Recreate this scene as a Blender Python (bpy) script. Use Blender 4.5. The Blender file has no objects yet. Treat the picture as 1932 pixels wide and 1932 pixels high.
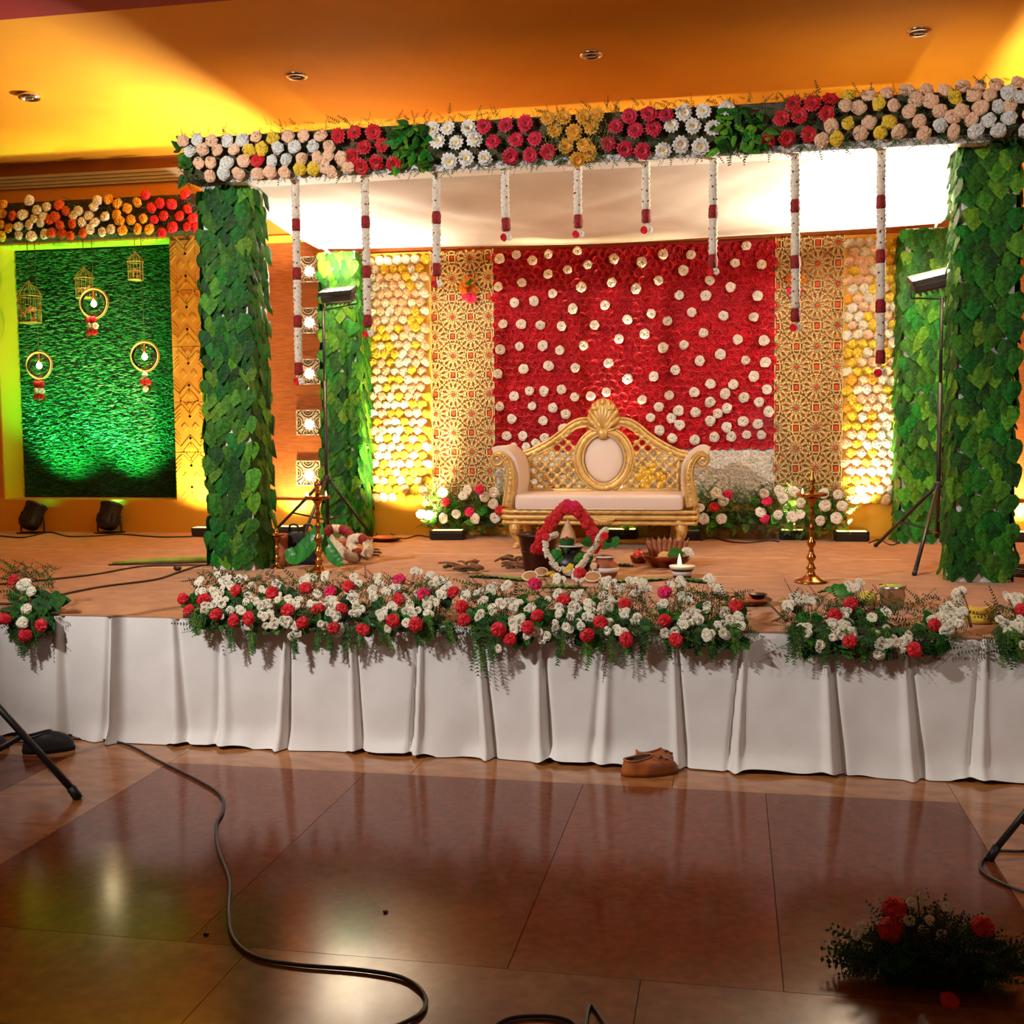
import bpy, math, random
from mathutils import Vector, Matrix
random.seed(7)
V = Vector
PI = math.pi
S = bpy.context.scene

# ------------------------------------------------------------------ camera
FPX = 2141.84
CAMP = V((0.9591, -5.5154, 1.6653))
_a, _b, _r = math.radians(10.9452), math.radians(4.3009), math.radians(-0.5138)
_x = V((math.cos(_a), math.sin(_a), 0)); _fy = V((-math.sin(_a), math.cos(_a), 0)); _z = V((0, 0, 1))
CD = math.cos(_b) * _fy - math.sin(_b) * _z
_u = math.sin(_b) * _fy + math.cos(_b) * _z
CR = math.cos(_r) * _x + math.sin(_r) * _u
CU = -math.sin(_r) * _x + math.cos(_r) * _u
cam = bpy.data.cameras.new('camera'); camo = bpy.data.objects.new('camera', cam)
S.collection.objects.link(camo)
cam.sensor_width = 36; cam.lens = 36 * FPX / 1932; cam.clip_end = 100
camo.matrix_world = Matrix(((CR.x, CU.x, -CD.x, CAMP.x), (CR.y, CU.y, -CD.y, CAMP.y), (CR.z, CU.z, -CD.z, CAMP.z), (0, 0, 0, 1)))
S.camera = camo

def at(px, py, x=None, y=None, z=None):
    """the place in the room that the photograph shows at a pixel, on a plane x=, y= or z="""
    v = CD + CR * ((px - 966) / FPX) - CU * ((py - 966) / FPX)
    i, val = (0, x) if x is not None else (1, y) if y is not None else (2, z)
    return CAMP + v * ((val - CAMP[i]) / v[i])

# ------------------------------------------------------------------ world, lights, exposure
S.view_settings.view_transform = 'Standard'
S.view_settings.look = 'None'
S.view_settings.gamma = 1
S.view_settings.exposure = 0.3
S.view_settings.use_curve_mapping = False
w = bpy.data.worlds.new('hall'); S.world = w; w.use_nodes = True
bg = w.node_tree.nodes['Background']; bg.inputs[0].default_value = (1, .88, .76, 1); bg.inputs[1].default_value = .07

def lamp(name, kind, loc, target, energy, col, size=.2, angle=60, blend=.5, sy=None):
    l = bpy.data.lights.new(name, kind); l.energy = energy; l.color = col
    if kind == 'AREA':
        l.size = size
        if sy: l.shape = 'RECTANGLE'; l.size_y = sy
    elif kind == 'SPOT':
        l.spot_size = math.radians(angle); l.spot_blend = blend; l.shadow_soft_size = size
    else:
        l.shadow_soft_size = size
    o = bpy.data.objects.new(name, l); S.collection.objects.link(o)
    o.location = loc
    o.rotation_euler = (V(target) - V(loc)).to_track_quat('-Z', 'Y').to_euler()
    return o

HS = .6695          # stage height
YF, YB = 1.953, 4.68  # front of the front pillars, back wall
XL, XR = -2.6675, 2.6675
PW = .336           # pillar width
ZT = HS + 2.7       # underside of the canopy beam
ZC = 4.2629         # ceiling

# key lamp in the hall before the stage, plus an added fill
lamp('hall_key_fill', 'SPOT', (-3.6, -3.3, 4.15), (.8, 3.0, 1.4), 950, (1, .95, .90), .10, 80, .6)
lamp('hall_key_fill', 'SPOT', (4.2, -3.6, 4.15), (.6, 2.4, 1.3), 260, (1, .90, .80), .25, 74, .6)  # added weak fill from the right, no real fixture there

# ------------------------------------------------------------------ helpers
def lin(c):
    c = c / 255
    return c / 12.92 if c <= .04045 else ((c + .055) / 1.055) ** 2.4
def rgb(t): return (lin(t[0]), lin(t[1]), lin(t[2]), 1)

def mat(name, col, rough=.6, metal=0, col2=None, scale=8, lo=.4, hi=.6, detail=4, var=0, hue=0, bump=0, bscale=60, emit=0, ecol=None, spec=.5, stretch=None, trans=0, coat=0, sheen=0, alpha=1):
    m = bpy.data.materials.new(name); m.use_nodes = True
    nt = m.node_tree; N = nt.nodes; L = nt.links
    b = N['Principled BSDF']
    b.inputs['Roughness'].default_value = rough; b.inputs['Metallic'].default_value = metal
    b.inputs['Specular IOR Level'].default_value = spec
    if coat: b.inputs['Coat Weight'].default_value = coat; b.inputs['Coat Roughness'].default_value = .08
    if sheen: b.inputs['Sheen Weight'].default_value = sheen
    src = None
    rg = N.new('ShaderNodeRGB'); rg.outputs[0].default_value = rgb(col); src = rg.outputs[0]
    tc = N.new('ShaderNodeTexCoord'); vec = tc.outputs['Object']
    if stretch:
        mp = N.new('ShaderNodeMapping'); mp.inputs['Scale'].default_value = stretch
        L.new(vec, mp.inputs[0]); vec = mp.outputs[0]
    if col2:
        nz = N.new('ShaderNodeTexNoise'); nz.inputs['Scale'].default_value = scale; nz.inputs['Detail'].default_value = detail
        L.new(vec, nz.inputs['Vector'])
        mr = N.new('ShaderNodeMapRange'); mr.inputs[1].default_value = lo; mr.inputs[2].default_value = hi
        L.new(nz.outputs['Fac'], mr.inputs[0])
        mx = N.new('ShaderNodeMix'); mx.data_type = 'RGBA'
        L.new(mr.outputs[0], mx.inputs[0]); L.new(src, mx.inputs[6]); mx.inputs[7].default_value = rgb(col2)
        src = mx.outputs[2]
    if var or hue:
        oi = N.new('ShaderNodeObjectInfo'); hv = N.new('ShaderNodeHueSaturation')
        if var:
            m1 = N.new('ShaderNodeMapRange'); m1.inputs[3].default_value = 1 - var; m1.inputs[4].default_value = 1 + var
            L.new(oi.outputs['Random'], m1.inputs[0]); L.new(m1.outputs[0], hv.inputs['Value'])
        if hue:
            ml = N.new('ShaderNodeMath'); ml.operation = 'MULTIPLY'; ml.inputs[1].default_value = 7.31
            fr = N.new('ShaderNodeMath'); fr.operation = 'FRACT'
            m2 = N.new('ShaderNodeMapRange'); m2.inputs[3].default_value = .5 - hue; m2.inputs[4].default_value = .5 + hue
            L.new(oi.outputs['Random'], ml.inputs[0]); L.new(ml.outputs[0], fr.inputs[0]); L.new(fr.outputs[0], m2.inputs[0]); L.new(m2.outputs[0], hv.inputs['Hue'])
        L.new(src, hv.inputs['Color']); src = hv.outputs[0]
    L.new(src, b.inputs['Base Color'])
    if bump:
        bn = N.new('ShaderNodeTexNoise'); bn.inputs['Scale'].default_value = bscale; bn.inputs['Detail'].default_value = 5
        L.new(vec, bn.inputs['Vector'])
        bp = N.new('ShaderNodeBump'); bp.inputs['Strength'].default_value = bump; bp.inputs['Distance'].default_value = .02
        L.new(bn.outputs['Fac'], bp.inputs['Height']); L.new(bp.outputs[0], b.inputs['Normal'])
    if emit:
        b.inputs['Emission Color'].default_value = rgb(ecol or col); b.inputs['Emission Strength'].default_value = emit
    if trans:
        tr = N.new('ShaderNodeBsdfTranslucent'); L.new(src, tr.inputs[0])
        ms = N.new('ShaderNodeMixShader'); ms.inputs[0].default_value = trans
        L.new(b.outputs[0], ms.inputs[1]); L.new(tr.outputs[0], ms.inputs[2]); L.new(ms.outputs[0], N['Material Output'].inputs[0])
    if alpha < 1: b.inputs['Alpha'].default_value = alpha
    return m

class MB:
    """collects shapes in room coordinates; build() links them as one mesh object"""
    def __init__(s): s.v = []; s.f = []; s.m = []; s.sm = []
    def add(s, vs, fs, m=0, smooth=False, M=None):
        o = len(s.v)
        s.v += [(M @ V(q)) if M else V(q) for q in vs]
        for f in fs: s.f.append([i + o for i in f]); s.m.append(m); s.sm.append(smooth)
        return s
    def box(s, lo, hi, m=0, M=None):
        x0, y0, z0 = lo; x1, y1, z1 = hi
        return s.add([(x0,y0,z0),(x1,y0,z0),(x1,y1,z0),(x0,y1,z0),(x0,y0,z1),(x1,y0,z1),(x1,y1,z1),(x0,y1,z1)],
                     [(0,3,2,1),(4,5,6,7),(0,1,5,4),(1,2,6,5),(2,3,7,6),(3,0,4,7)], m, False, M)
    def cbox(s, c, d, m=0, M=None):
        return s.box([c[i]-d[i]/2 for i in range(3)], [c[i]+d[i]/2 for i in range(3)], m, M)
    def bbox(s, lo, hi, b, m=0, M=None, seg=3, smooth=True):
        """box with rounded edges (superellipsoid-like rings)"""
        c = [(lo[i]+hi[i])/2 for i in range(3)]; h = [(hi[i]-lo[i])/2 for i in range(3)]
        b = min(b, *h)
        prof = []
        for k in range(seg+1):
            t = PI/2*k/seg; prof.append((-h[2]+b-b*math.cos(t), b*math.sin(t)-b))
        prof = prof + [(-z, i) for z, i in reversed(prof)]
        rings = []
        vs = []; fs = []
        for z, ins in prof:
            loop = []
            for (sx, sy, a0) in ((1,1,0),(-1,1,PI/2),(-1,-1,PI),(1,-1,1.5*PI)):
                for k in range(seg+1):
                    a = a0+PI/2*k/seg; r = max(b+ins, 0)
                    loop.append((c[0]+sx*(h[0]-b)+r*math.cos(a), c[1]+sy*(h[1]-b)+r*math.sin(a), c[2]+z))
            rings.append(loop)
        n = len(rings[0])
        for l in rings: vs += l
        for i in range(len(rings)-1):
            for j in range(n):
                fs.append((i*n+j, i*n+(j+1)%n, (i+1)*n+(j+1)%n, (i+1)*n+j))
        fs.append(tuple(reversed(range(n)))); fs.append(tuple(range((len(rings)-1)*n, len(rings)*n)))
        return s.add(vs, fs, m, smooth, M)
    def tube(s, pts, r, n=8, m=0, closed=False, smooth=True, flat=1, up=None, twist=None, caps=True):
        pts = [V(p) for p in pts]; k = len(pts)
        rr = r if isinstance(r, (list, tuple)) else [r]*k
        tang = []
        for i in range(k):
            a = pts[(i-1) % k] if (closed or i > 0) else pts[i]; b = pts[(i+1) % k] if (closed or i < k-1) else pts[i]
            t = b-a
            tang.append(t.normalized() if t.length > 1e-9 else V((0,0,1)))
        ref = V(up) if up else (V((0,0,1)) if abs(tang[0].z) < .9 else V((0,1,0)))
        nx = tang[0].cross(ref).normalized()
        vs = []; L = 0
        for i in range(k):
            if i: L += (pts[i]-pts[i-1]).length
            t = tang[i]
            if up:
                q = t.cross(ref); nx = q.normalized() if q.length > 1e-6 else nx
            else:
                nx = (nx - t*nx.dot(t)).normalized()
            ny = t.cross(nx)
            for j in range(n):
                a = 2*PI*j/n; q = rr[i]
                if twist: q *= 1+twist[1]*math.sin(twist[0]*a+twist[2]*L)
                vs.append(pts[i]+nx*(q*math.cos(a))+ny*(q*flat*math.sin(a)))
        fs = []
        for i in range(k if closed else k-1):
            for j in range(n):
                a = i*n+j; b = i*n+(j+1) % n; c = ((i+1) % k)*n+(j+1) % n; d = ((i+1) % k)*n+j
                fs.append((a, b, c, d))
        if not closed and caps: fs.append(tuple(reversed(range(n)))); fs.append(tuple(range((k-1)*n, k*n)))
        return s.add(vs, fs, m, smooth)
    def lathe(s, prof, c=(0,0,0), n=20, m=0, M=None, smooth=True, rib=None):
        vs = []; fs = []; k = len(prof)
        for r, z in prof:
            for j in range(n):
                a = 2*PI*j/n; q = r*(1+rib[1]*math.sin(rib[0]*a)) if rib else r
                vs.append((c[0]+q*math.cos(a), c[1]+q*math.sin(a), c[2]+z))
        for i in range(k-1):
            for j in range(n): fs.append((i*n+j, i*n+(j+1) % n, (i+1)*n+(j+1) % n, (i+1)*n+j))
        if prof[0][0] > 1e-6: fs.append(tuple(reversed(range(n))))
        if prof[-1][0] > 1e-6: fs.append(tuple(range((k-1)*n, k*n)))
        return s.add(vs, fs, m, smooth, M)
    def ball(s, c, r, n=12, k=7, m=0, sc=(1,1,1), M=None, wob=0):
        prof = []
        vs = []; fs = []
        for i in range(k+1):
            t = -PI/2+PI*i/k
            for j in range(n):
                a = 2*PI*j/n; q = r*(1+random.uniform(-wob, wob))
                vs.append(V((q*math.cos(t)*math.cos(a)*sc[0], q*math.cos(t)*math.sin(a)*sc[1], q*math.sin(t)*sc[2])))
        if M: vs = [M @ v for v in vs]
        vs = [v+V(c) for v in vs]
        for i in range(k):
            for j in range(n): fs.append((i*n+j, i*n+(j+1) % n, (i+1)*n+(j+1) % n, (i+1)*n+j))
        return s.add(vs, fs, m, True)
    def prism(s, poly, d, m=0, M=None, smooth=False):
        """poly in local XY, extruded along local Z from 0 to d"""
        n = len(poly)
        vs = [(x, y, 0) for x, y in poly]+[(x, y, d) for x, y in poly]
        fs = [tuple(reversed(range(n))), tuple(range(n, 2*n))]+[(i, (i+1) % n, n+(i+1) % n, n+i) for i in range(n)]
        return s.add(vs, fs, m, smooth, M)
    def mesh(s, name, mats):
        me = bpy.data.meshes.new(name)
        me.from_pydata([tuple(q) for q in s.v], [], s.f)
        for m in (mats if isinstance(mats, (list, tuple)) else [mats]): me.materials.append(m)
        me.polygons.foreach_set('material_index', s.m)
        me.polygons.foreach_set('use_smooth', s.sm)
        me.update()
        return me
    def build(s, name, mats, parent=None, label=None, cat=None, group=None, kind=None):
        lo = [min(q[i] for q in s.v) for i in range(3)]; hi = [max(q[i] for q in s.v) for i in range(3)]
        o0 = V(((lo[0]+hi[0])/2, (lo[1]+hi[1])/2, lo[2]))
        s.v = [q-o0 for q in s.v]
        me = s.mesh(name, mats)
        return link(name, me, parent, Matrix.Translation(o0), label, cat, group, kind)

W = {}
def link(name, data, parent, Mw, label=None, cat=None, group=None, kind=None):
    o = bpy.data.objects.new(name, data); S.collection.objects.link(o)
    if parent is not None:
        o.parent = parent; o.matrix_basis = W[parent.name].inverted() @ Mw
    else: o.matrix_basis = Mw
    W[o.name] = Mw
    if label: o['label'] = label
    if cat: o['category'] = cat
    if group: o['group'] = group
    if kind: o['kind'] = kind
    return o
def thing(name, label, cat, loc, group=None):
    o = link(name, None, None, Matrix.Translation(V(loc)), label, cat, group)
    o.empty_display_size = .1
    return o
def struct(mb, name, mats, parent=None, label=None):
    return mb.build(name, mats, parent, label, kind=None if parent else 'structure')

def face(n, spin=0, up=(0, 0, 1)):
    """rotation that turns local +Z to n, local +Y to up"""
    n = V(n).normalized(); u = V(up)
    x = u.cross(n)
    if x.length < 1e-4: x = V((1, 0, 0))
    x.normalize(); y = n.cross(x)
    R = Matrix((x, y, n)).transposed().to_4x4()
    return R @ Matrix.Rotation(spin, 4, 'Z')
def put(name, me, parent, loc, R, sc=1, **k):
    sm = Matrix.Diagonal((sc, sc, sc, 1)) if not isinstance(sc, (tuple, list)) else Matrix.Diagonal((*sc, 1))
    return link(name, me, parent, Matrix.Translation(V(loc)) @ R @ sm, **k)
def baked(mb, me, loc, R, sc, m=None):
    """adds a copy of a small mesh to a joined mesh"""
    Mx = Matrix.Translation(V(loc)) @ R @ Matrix.Diagonal((sc, sc, sc, 1))
    vs = [v.co for v in me.vertices]
    for p in me.polygons: pass
    o = len(mb.v); mb.v += [Mx @ v for v in vs]
    for p in me.polygons:
        mb.f.append([i+o for i in p.vertices]); mb.m.append(p.material_index if m is None else m); mb.sm.append(p.use_smooth)
def rnd(a, b): return random.uniform(a, b)
def cr(pts, n=8, closed=False):
    """smooth curve through points"""
    P = [V(p) for p in pts]; out = []
    k = len(P)
    for i in range(k if closed else k-1):
        if closed: p0, p1, p2, p3 = P[i-1], P[i], P[(i+1) % k], P[(i+2) % k]
        else: p0, p1, p2, p3 = P[max(i-1, 0)], P[i], P[i+1], P[min(i+2, k-1)]
        for j in range(n):
            t = j/n
            out.append(.5*((2*p1)+(p2-p0)*t+(2*p0-5*p1+4*p2-p3)*t*t+(3*p1-p0-3*p2+p3)*t**3))
    if not closed: out.append(P[-1])
    return out

# ------------------------------------------------------------------ materials
m_white = mat('white_cloth', (222, 218, 214), .9, col2=(216, 211, 207), scale=5, bump=.08, bscale=220)
m_canopy = mat('canopy_cloth', (226, 218, 208), .9, col2=(212, 202, 190), scale=2, trans=.06)
m_board = mat('white_board', (226, 226, 222), .7)
m_carpet = mat('tan_carpet', (186, 124, 62), .95, col2=(168, 108, 50), scale=7, bump=.35, bscale=350, sheen=.2)
m_seam = mat('seam_tape', (232, 206, 160), .5)
m_ceil = mat('yellow_ceiling', (234, 168, 32), .7, col2=(230, 162, 30), scale=2)
m_redbeam = mat('red_paint', (150, 18, 34), .7)
m_hallceil = mat('hall_ceiling', (215, 190, 150), .8)
m_wall = mat('orange_wall', (206, 128, 40), .75)
m_wallpaper = mat('brown_wallpaper', (164, 88, 24), .8, col2=(140, 72, 20), scale=30, stretch=(.35, 1, 4), bump=.4, bscale=90)
m_band = mat('brown_band', (142, 74, 18), .7)
m_mould = mat('grey_moulding', (176, 158, 138), .5)
m_ymould = mat('yellow_moulding', (236, 180, 60), .5)
m_plinth = mat('yellow_plinth', (222, 160, 34), .6)
m_gran_d = mat('dark_granite', (120, 60, 30), .14, col2=(98, 48, 24), scale=26, lo=.3, hi=.7, detail=12, var=.10, spec=.28)
m_gran_b = mat('beige_granite', (168, 110, 62), .18, col2=(138, 86, 46), scale=7, lo=.35, hi=.65, detail=8, var=.06, stretch=(1, 2.2, 1), spec=.5)
m_gran_dim = mat('beige_granite_dim', (128, 78, 44), .17, col2=(104, 60, 34), scale=14, lo=.35, hi=.65, detail=8, var=.06, spec=.35)  # beige granite darkened: the dim light near the camera is in the colour
m_grout = mat('grout', (70, 48, 34), .8)
m_black = mat('black_metal', (22, 20, 20), .45)
m_blackp = mat('black_plastic', (16, 15, 15), .55)
m_chrome = mat('chrome', (220, 215, 210), .2, 1)
m_gold = mat('gold_paint', (224, 188, 116), .38, .35, col2=(194, 150, 76), scale=14, lo=.45, hi=.75)
m_brass = mat('brass', (196, 134, 62), .24, .95, col2=(150, 92, 38), scale=10)
m_copper = mat('copper', (160, 86, 50), .3, .85, col2=(110, 52, 30), scale=9)
m_dcopper = mat('dark_copper', (74, 38, 26), .4, .6, col2=(46, 22, 16), scale=9)
m_uphol = mat('cream_leatherette', (230, 212, 200), .5)
G1 = mat('leaf_green', (52, 122, 28), .58, spec=.18, col2=(34, 84, 20), scale=6, var=.3, hue=.025, trans=.12)
G2 = mat('leaf_light_green', (100, 156, 34), .58, spec=.18, col2=(68, 118, 26), scale=6, var=.2, hue=.02, trans=.12)
G3 = mat('leaf_dark_green', (36, 92, 26), .58, spec=.18, col2=(22, 58, 18), scale=6, var=.25, hue=.02, trans=.1)
m_fern = mat('fern_green', (58, 96, 34), .6, col2=(36, 70, 26), scale=20, trans=.15)
m_fern2 = mat('fern_dark', (38, 58, 26), .7, col2=(58, 52, 32), scale=20)
m_fernb = mat('fern_bright', (96, 140, 40), .6, col2=(70, 120, 30), scale=20, trans=.2)
m_twig = mat('twig_brown', (92, 70, 40), .8, col2=(60, 60, 30), scale=10)
m_stem = mat('straw_green', (136, 140, 70), .7)
def petal(name, c, c2=None, var=.06): return mat(name, c, .6, col2=c2 or tuple(int(k*.88) for k in c), scale=3, var=var, trans=.12)
p_peach = petal('petal_peach', (242, 204, 166), (232, 184, 148))
p_white = petal('petal_white', (250, 245, 234))
p_bluish = petal('petal_cool_white', (232, 234, 226))
p_yellow = petal('petal_yellow', (244, 206, 54))
p_red = petal('petal_red', (212, 16, 30))
p_rose = petal('petal_rose_red', (216, 18, 40), (192, 12, 30), var=.14)
p_pink = petal('petal_pink_red', (218, 26, 62))
p_mag = petal('petal_magenta', (226, 20, 90))
p_orange = petal('petal_orange', (242, 168, 40))
p_dorange = petal('petal_deep_orange', (226, 88, 24))
p_cream = petal('petal_cream', (246, 236, 212))
c_yel = mat('flower_heart_yellow', (214, 170, 50), .8)
c_pale = mat('flower_heart_pale', (196, 180, 130), .8)
c_dark = mat('flower_heart_dark', (110, 12, 18), .8)
c_gold = mat('flower_heart_orange', (196, 112, 20), .8)

# ------------------------------------------------------------------ flower, leaf shapes (unit radius, facing +Z)
def gerbera_mesh(name, mp, mc, n=15, zc=.1, wf=1.05, hr=.23):
    b = MB()
    for lay, (ns, r0, r1, z) in enumerate(((n, .2, 1, 0), (n-5, .16, .68, .09))):
        for i in range(ns):
            a = 2*PI*i/ns+lay*.2+rnd(-.05, .05); ra = r1*rnd(.9, 1.04); ca, sa = math.cos(a), math.sin(a)
            ww = wf*ra*PI/ns
            def P(r, t, h): return (r*ca-t*sa, r*sa+t*ca, h)
            zz = rnd(-.04, .06)
            b.add([P(r0, -.05, z), P(r0, .05, z), P(.72*ra, ww, z+.16+zz), P(ra, 0, z+.06+zz), P(.72*ra, -ww, z+.16+zz)], [(0, 1, 2, 4), (4, 2, 3)][::1], 0)
    vs = [(0, 0, zc+.1)]+[(hr*math.cos(2*PI*i/9), hr*math.sin(2*PI*i/9), zc) for i in range(9)]
    b.add(vs, [(0, 1+i, 1+(i+1) % 9) for i in range(9)], 1)
    return b.mesh(name, [mp, mc])
def ruffle_mesh(name, mp, n=15, rings=((.9, 0), (1, .26), (.78, .5), (.5, .6), (.24, .62)), zz=.075, mc=None, rr=.06):
    """a full round bloom of crinkled petal rows"""
    b = MB(); vs = []; fs = []
    for k, (r, z) in enumerate(rings):
        for j in range(n):
            a = 2*PI*(j+.5*(k % 2)+rnd(-.2, .2))/n
            q = r*(1+rnd(-rr, rr)*1.5)
            vs.append((q*math.cos(a), q*math.sin(a), z+rnd(-zz, zz)*(.5+r)+(.07 if j % 3 == k % 3 else -.03)*(1 if k else 0)))
    for k in range(len(rings)-1):
        for j in range(n):
            fs.append((k*n+j, k*n+(j+1) % n, (k+1)*n+j)); fs.append((k*n+(j+1) % n, (k+1)*n+(j+1) % n, (k+1)*n+j))
    vs.append((0, 0, rings[-1][1]-.1)); t = len(vs)-1; o = (len(rings)-1)*n
    ms = len(fs)
    for j in range(n): fs.append((o+j, o+(j+1) % n, t))
    b.add(vs[:], fs[:ms], 0)
    b.f += [list(f) for f in fs[ms:]]; b.m += [1 if mc else 0]*n; b.sm += [False]*n
    return b.mesh(name, [mp, mc] if mc else [mp])
def leaf_mesh(name, m, tip=.1, fold=.1):
    e = [(.0, .06), (.26, .12), (.47, -.02), (.53, -.26), (.42, -.55), (.2, -.85), (0, -1.08)]
    mid = [(0, .06, .02), (0, -.1, .06), (0, -.35, .1), (0, -.62, .11), (0, -.85, .10+tip), (0, -1.08, .06+tip*1.6)]
    vs = [V(q) for q in mid]; R = []; Lf = []
    for (x, y) in e[1:-1]:
        z = .02-fold*x*1.2+rnd(-.03, .03)+(.6*tip if y < -.5 else 0)
        R.append(len(vs)); vs.append(V((x, y, z))); 
        z = .02-fold*x*1.2+rnd(-.03, .03)+(.6*tip if y < -.5 else 0)
        Lf.append(len(vs)); vs.append(V((-x, y, z)))
    fs = []
    for q, d in ((R, 1), (Lf, -1)):
        loop = [(0, q[0], 1), (1, q[0], q[1], ), (1, q[1], q[2], 2), (2, q[2], q[3], 3), (3, q[3], q[4], 4), (4, q[4], 5)]
        for f in loop: fs.append(tuple(reversed(f)) if d > 0 else f)
    b = MB(); b.add(vs, fs, 0, True)
    return b.mesh(name, m)
GER = {'R': [gerbera_mesh('gerbera', p_red, c_dark) for _ in range(2)], 'K': [gerbera_mesh('gerbera', p_pink, c_dark) for _ in range(2)],
       'G': [gerbera_mesh('gerbera', p_white, c_yel, 13) for _ in range(2)], 'O': [gerbera_mesh('gerbera', p_orange, c_gold) for _ in range(2)]}
RUF = {k: [ruffle_mesh('carnation', m) for _ in range(3)] for k, m in
       {'P': p_peach, 'W': p_bluish, 'Y': p_yellow, 'r': p_red, 'o': p_dorange, 'A': p_orange, 'C': p_cream, 'm': p_mag, 'w': p_white}.items()}
MUM = [gerbera_mesh('chrysanthemum', p_cream, c_yel, 12, .12, 1.5, .13) for _ in range(3)]
ROSE = [ruffle_mesh('rose', p_rose, 10, ((.9, 0), (1, .32), (.84, .46), (.6, .14), (.36, .22), (.16, .06)), .03, rr=.05) for _ in range(3)]
WROSE = [ruffle_mesh('white_rose', p_white, 11, ((.9, .0), (1, .3), (.72, .5), (.4, .5), (.16, .4)), .07, c_pale) for _ in range(3)]
LEAF = {k: [leaf_mesh('leaf', m, tip=t, fold=f) for t, f in ((.02, .1), (.07, .18), (.10, .05))] for k, m in (('1', G1), ('2', G2), ('3', G3))}
def pickleaf():
    q = random.random()
    return random.choice(LEAF['1' if q < .55 else '2' if q < .72 else '3'])

def sprig(b, p, d, L, m=0, n=9, w=.35, droop=.0):
    """a little fern frond: thin stem with paired leaflets"""
    p = V(p); d = V(d).normalized(); s = d.cross(V((rnd(-1, 1), rnd(-1, 1), rnd(-.3, 1))))
    if s.length < 1e-3: s = V((1, 0, 0))
    s.normalize(); q = p.copy(); st = L/n
    for i in range(n):
        t = i/n; e = q+d*st
        ll = L*w*(1-.75*t)*.5
        for sg in (-1, 1):
            tip = q+(s*sg+d*.8+V((0, 0, rnd(-.3, .3)))).normalized()*ll
            b.add([q, q+d*st*.55, tip], [(0, 1, 2)], m)
        b.add([q-s*.0012, q+s*.0012, e], [(0, 1, 2)], m)
        q = e; d = (d+V((0, 0, -droop*st))).normalized()
# ================================================================== THE ROOM
fl = MB().box((-8, -9, -.12), (7, 5.1, -.021)); floor = struct(fl, 'floor', m_grout)
def slab(x0, x1, y0, y1, m):
    g = .0012
    MB().box((x0+g, y0+g, -.025), (x1-g, y1-g, 0)).build('floor_slab', m, floor)
def split(a, b, n): return [(a+(b-a)*i/n, a+(b-a)*(i+1)/n) for i in range(n)]
for xs, n in (((-6.1, -2.36), 4), ((-1.8, 1.95), 0), ((2.5, 6.2), 4)):
    cols = split(*xs, n) if n else [(-1.8, -.77), (-.77, .29), (.29, 1.12), (1.12, 1.95)]
    for (y0, y1) in ((-2.2, -.36), (-4.6, -2.76)):
        for (x0, x1) in cols: slab(x0, x1, y0, y1, m_gran_d)
for (y0, y1) in ((-.36, .35), (-2.76, -2.2)):
    for (x0, x1) in split(-6.1, -1.8, 4)+split(-1.8, 1.95, 3)+split(1.95, 6.2, 4): slab(x0, x1, y0, y1, m_gran_b if y0 > -1 else m_gran_dim)
for (x0, x1) in ((-2.36, -1.8), (1.95, 2.5)):
    for (y0, y1) in ((-1.28, -.36), (-2.2, -1.28), (-3.68, -2.76), (-4.6, -3.68)): slab(x0, x1, y0, y1, m_gran_b)
slab(-8, 7, -9, -4.6, m_gran_d); slab(-8, -6.1, -4.6, .35, m_gran_d); slab(6.2, 7, -4.6, .35, m_gran_d)

stage = struct(MB().box((-8, .0, -.02), (7, 5.05, HS)), 'stage_platform', m_carpet, label='tan carpeted stage platform across the hall')
for y in (2.02, 3.12):
    x = -7.5
    while x < 6.5:
        l = rnd(.5, 1.6); MB().box((x, y-.007, HS-.001), (x+l, y+.007, HS+.0014)).build('seam_strip', m_seam, stage); x += l+rnd(.05, .5)
edge = [(x*.25-7.5, -.022+.003*math.sin(x*2.1), HS+.002+.004*math.sin(x*1.3)) for x in range(56)]
trim = struct(MB().tube(edge, .008, 6), 'trim_1', mat('edge_piping', (150, 96, 66), .6), label='thin brown piping along the front edge of the stage')

# --- white pleated skirt along the stage front
plx = [at(px, 1290, y=0).x for px in (-380, -250, -120, 5, 120, 225, 335, 430, 548, 668, 800, 905, 1018, 1150, 1270, 1405, 1555, 1700, 1855, 1990, 2130, 2280)]
pk = [(x, rnd(.7, 1.4), rnd(-.05, .07), rnd(.018, .03), random.choice((1, 1, -1))) for x in plx]
def skirt_y(x, t):               # t = 0 at the top, 1 at the floor
    y = -.03-.012*t
    for xp, A, lean, wd, sg in pk:
        u = (x-(xp+lean*t))*sg
        if abs(u) < .3:
            wv = wd*(.55+.6*t)
            y -= A*(.013+.018*t)*math.exp(-(u/wv)**2)
            y += A*(.012+.018*t)*math.exp(-((u-1.7*wv)/(.7*wv))**2)
    y -= .010*t*math.sin(x*5.3+1.3*math.sin(x*1.7))+.004*math.sin(x*17+4*t)*t
    y -= .026*max(0, (t-.8)/.2)**2*(1+.5*math.sin(x*3.1)+.4*math.sin(x*7.7))
    y -= .0012*math.sin(x*23+t*5+2*math.sin(x*5))*math.sin(t*9+3*math.sin(x*3.7))*(.3+t)
    return min(y, -.004)
b = MB(); nx, nz = 1500, 30; x0, x1 = -7.4, 5.9; vs = []; fs = []
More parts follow.
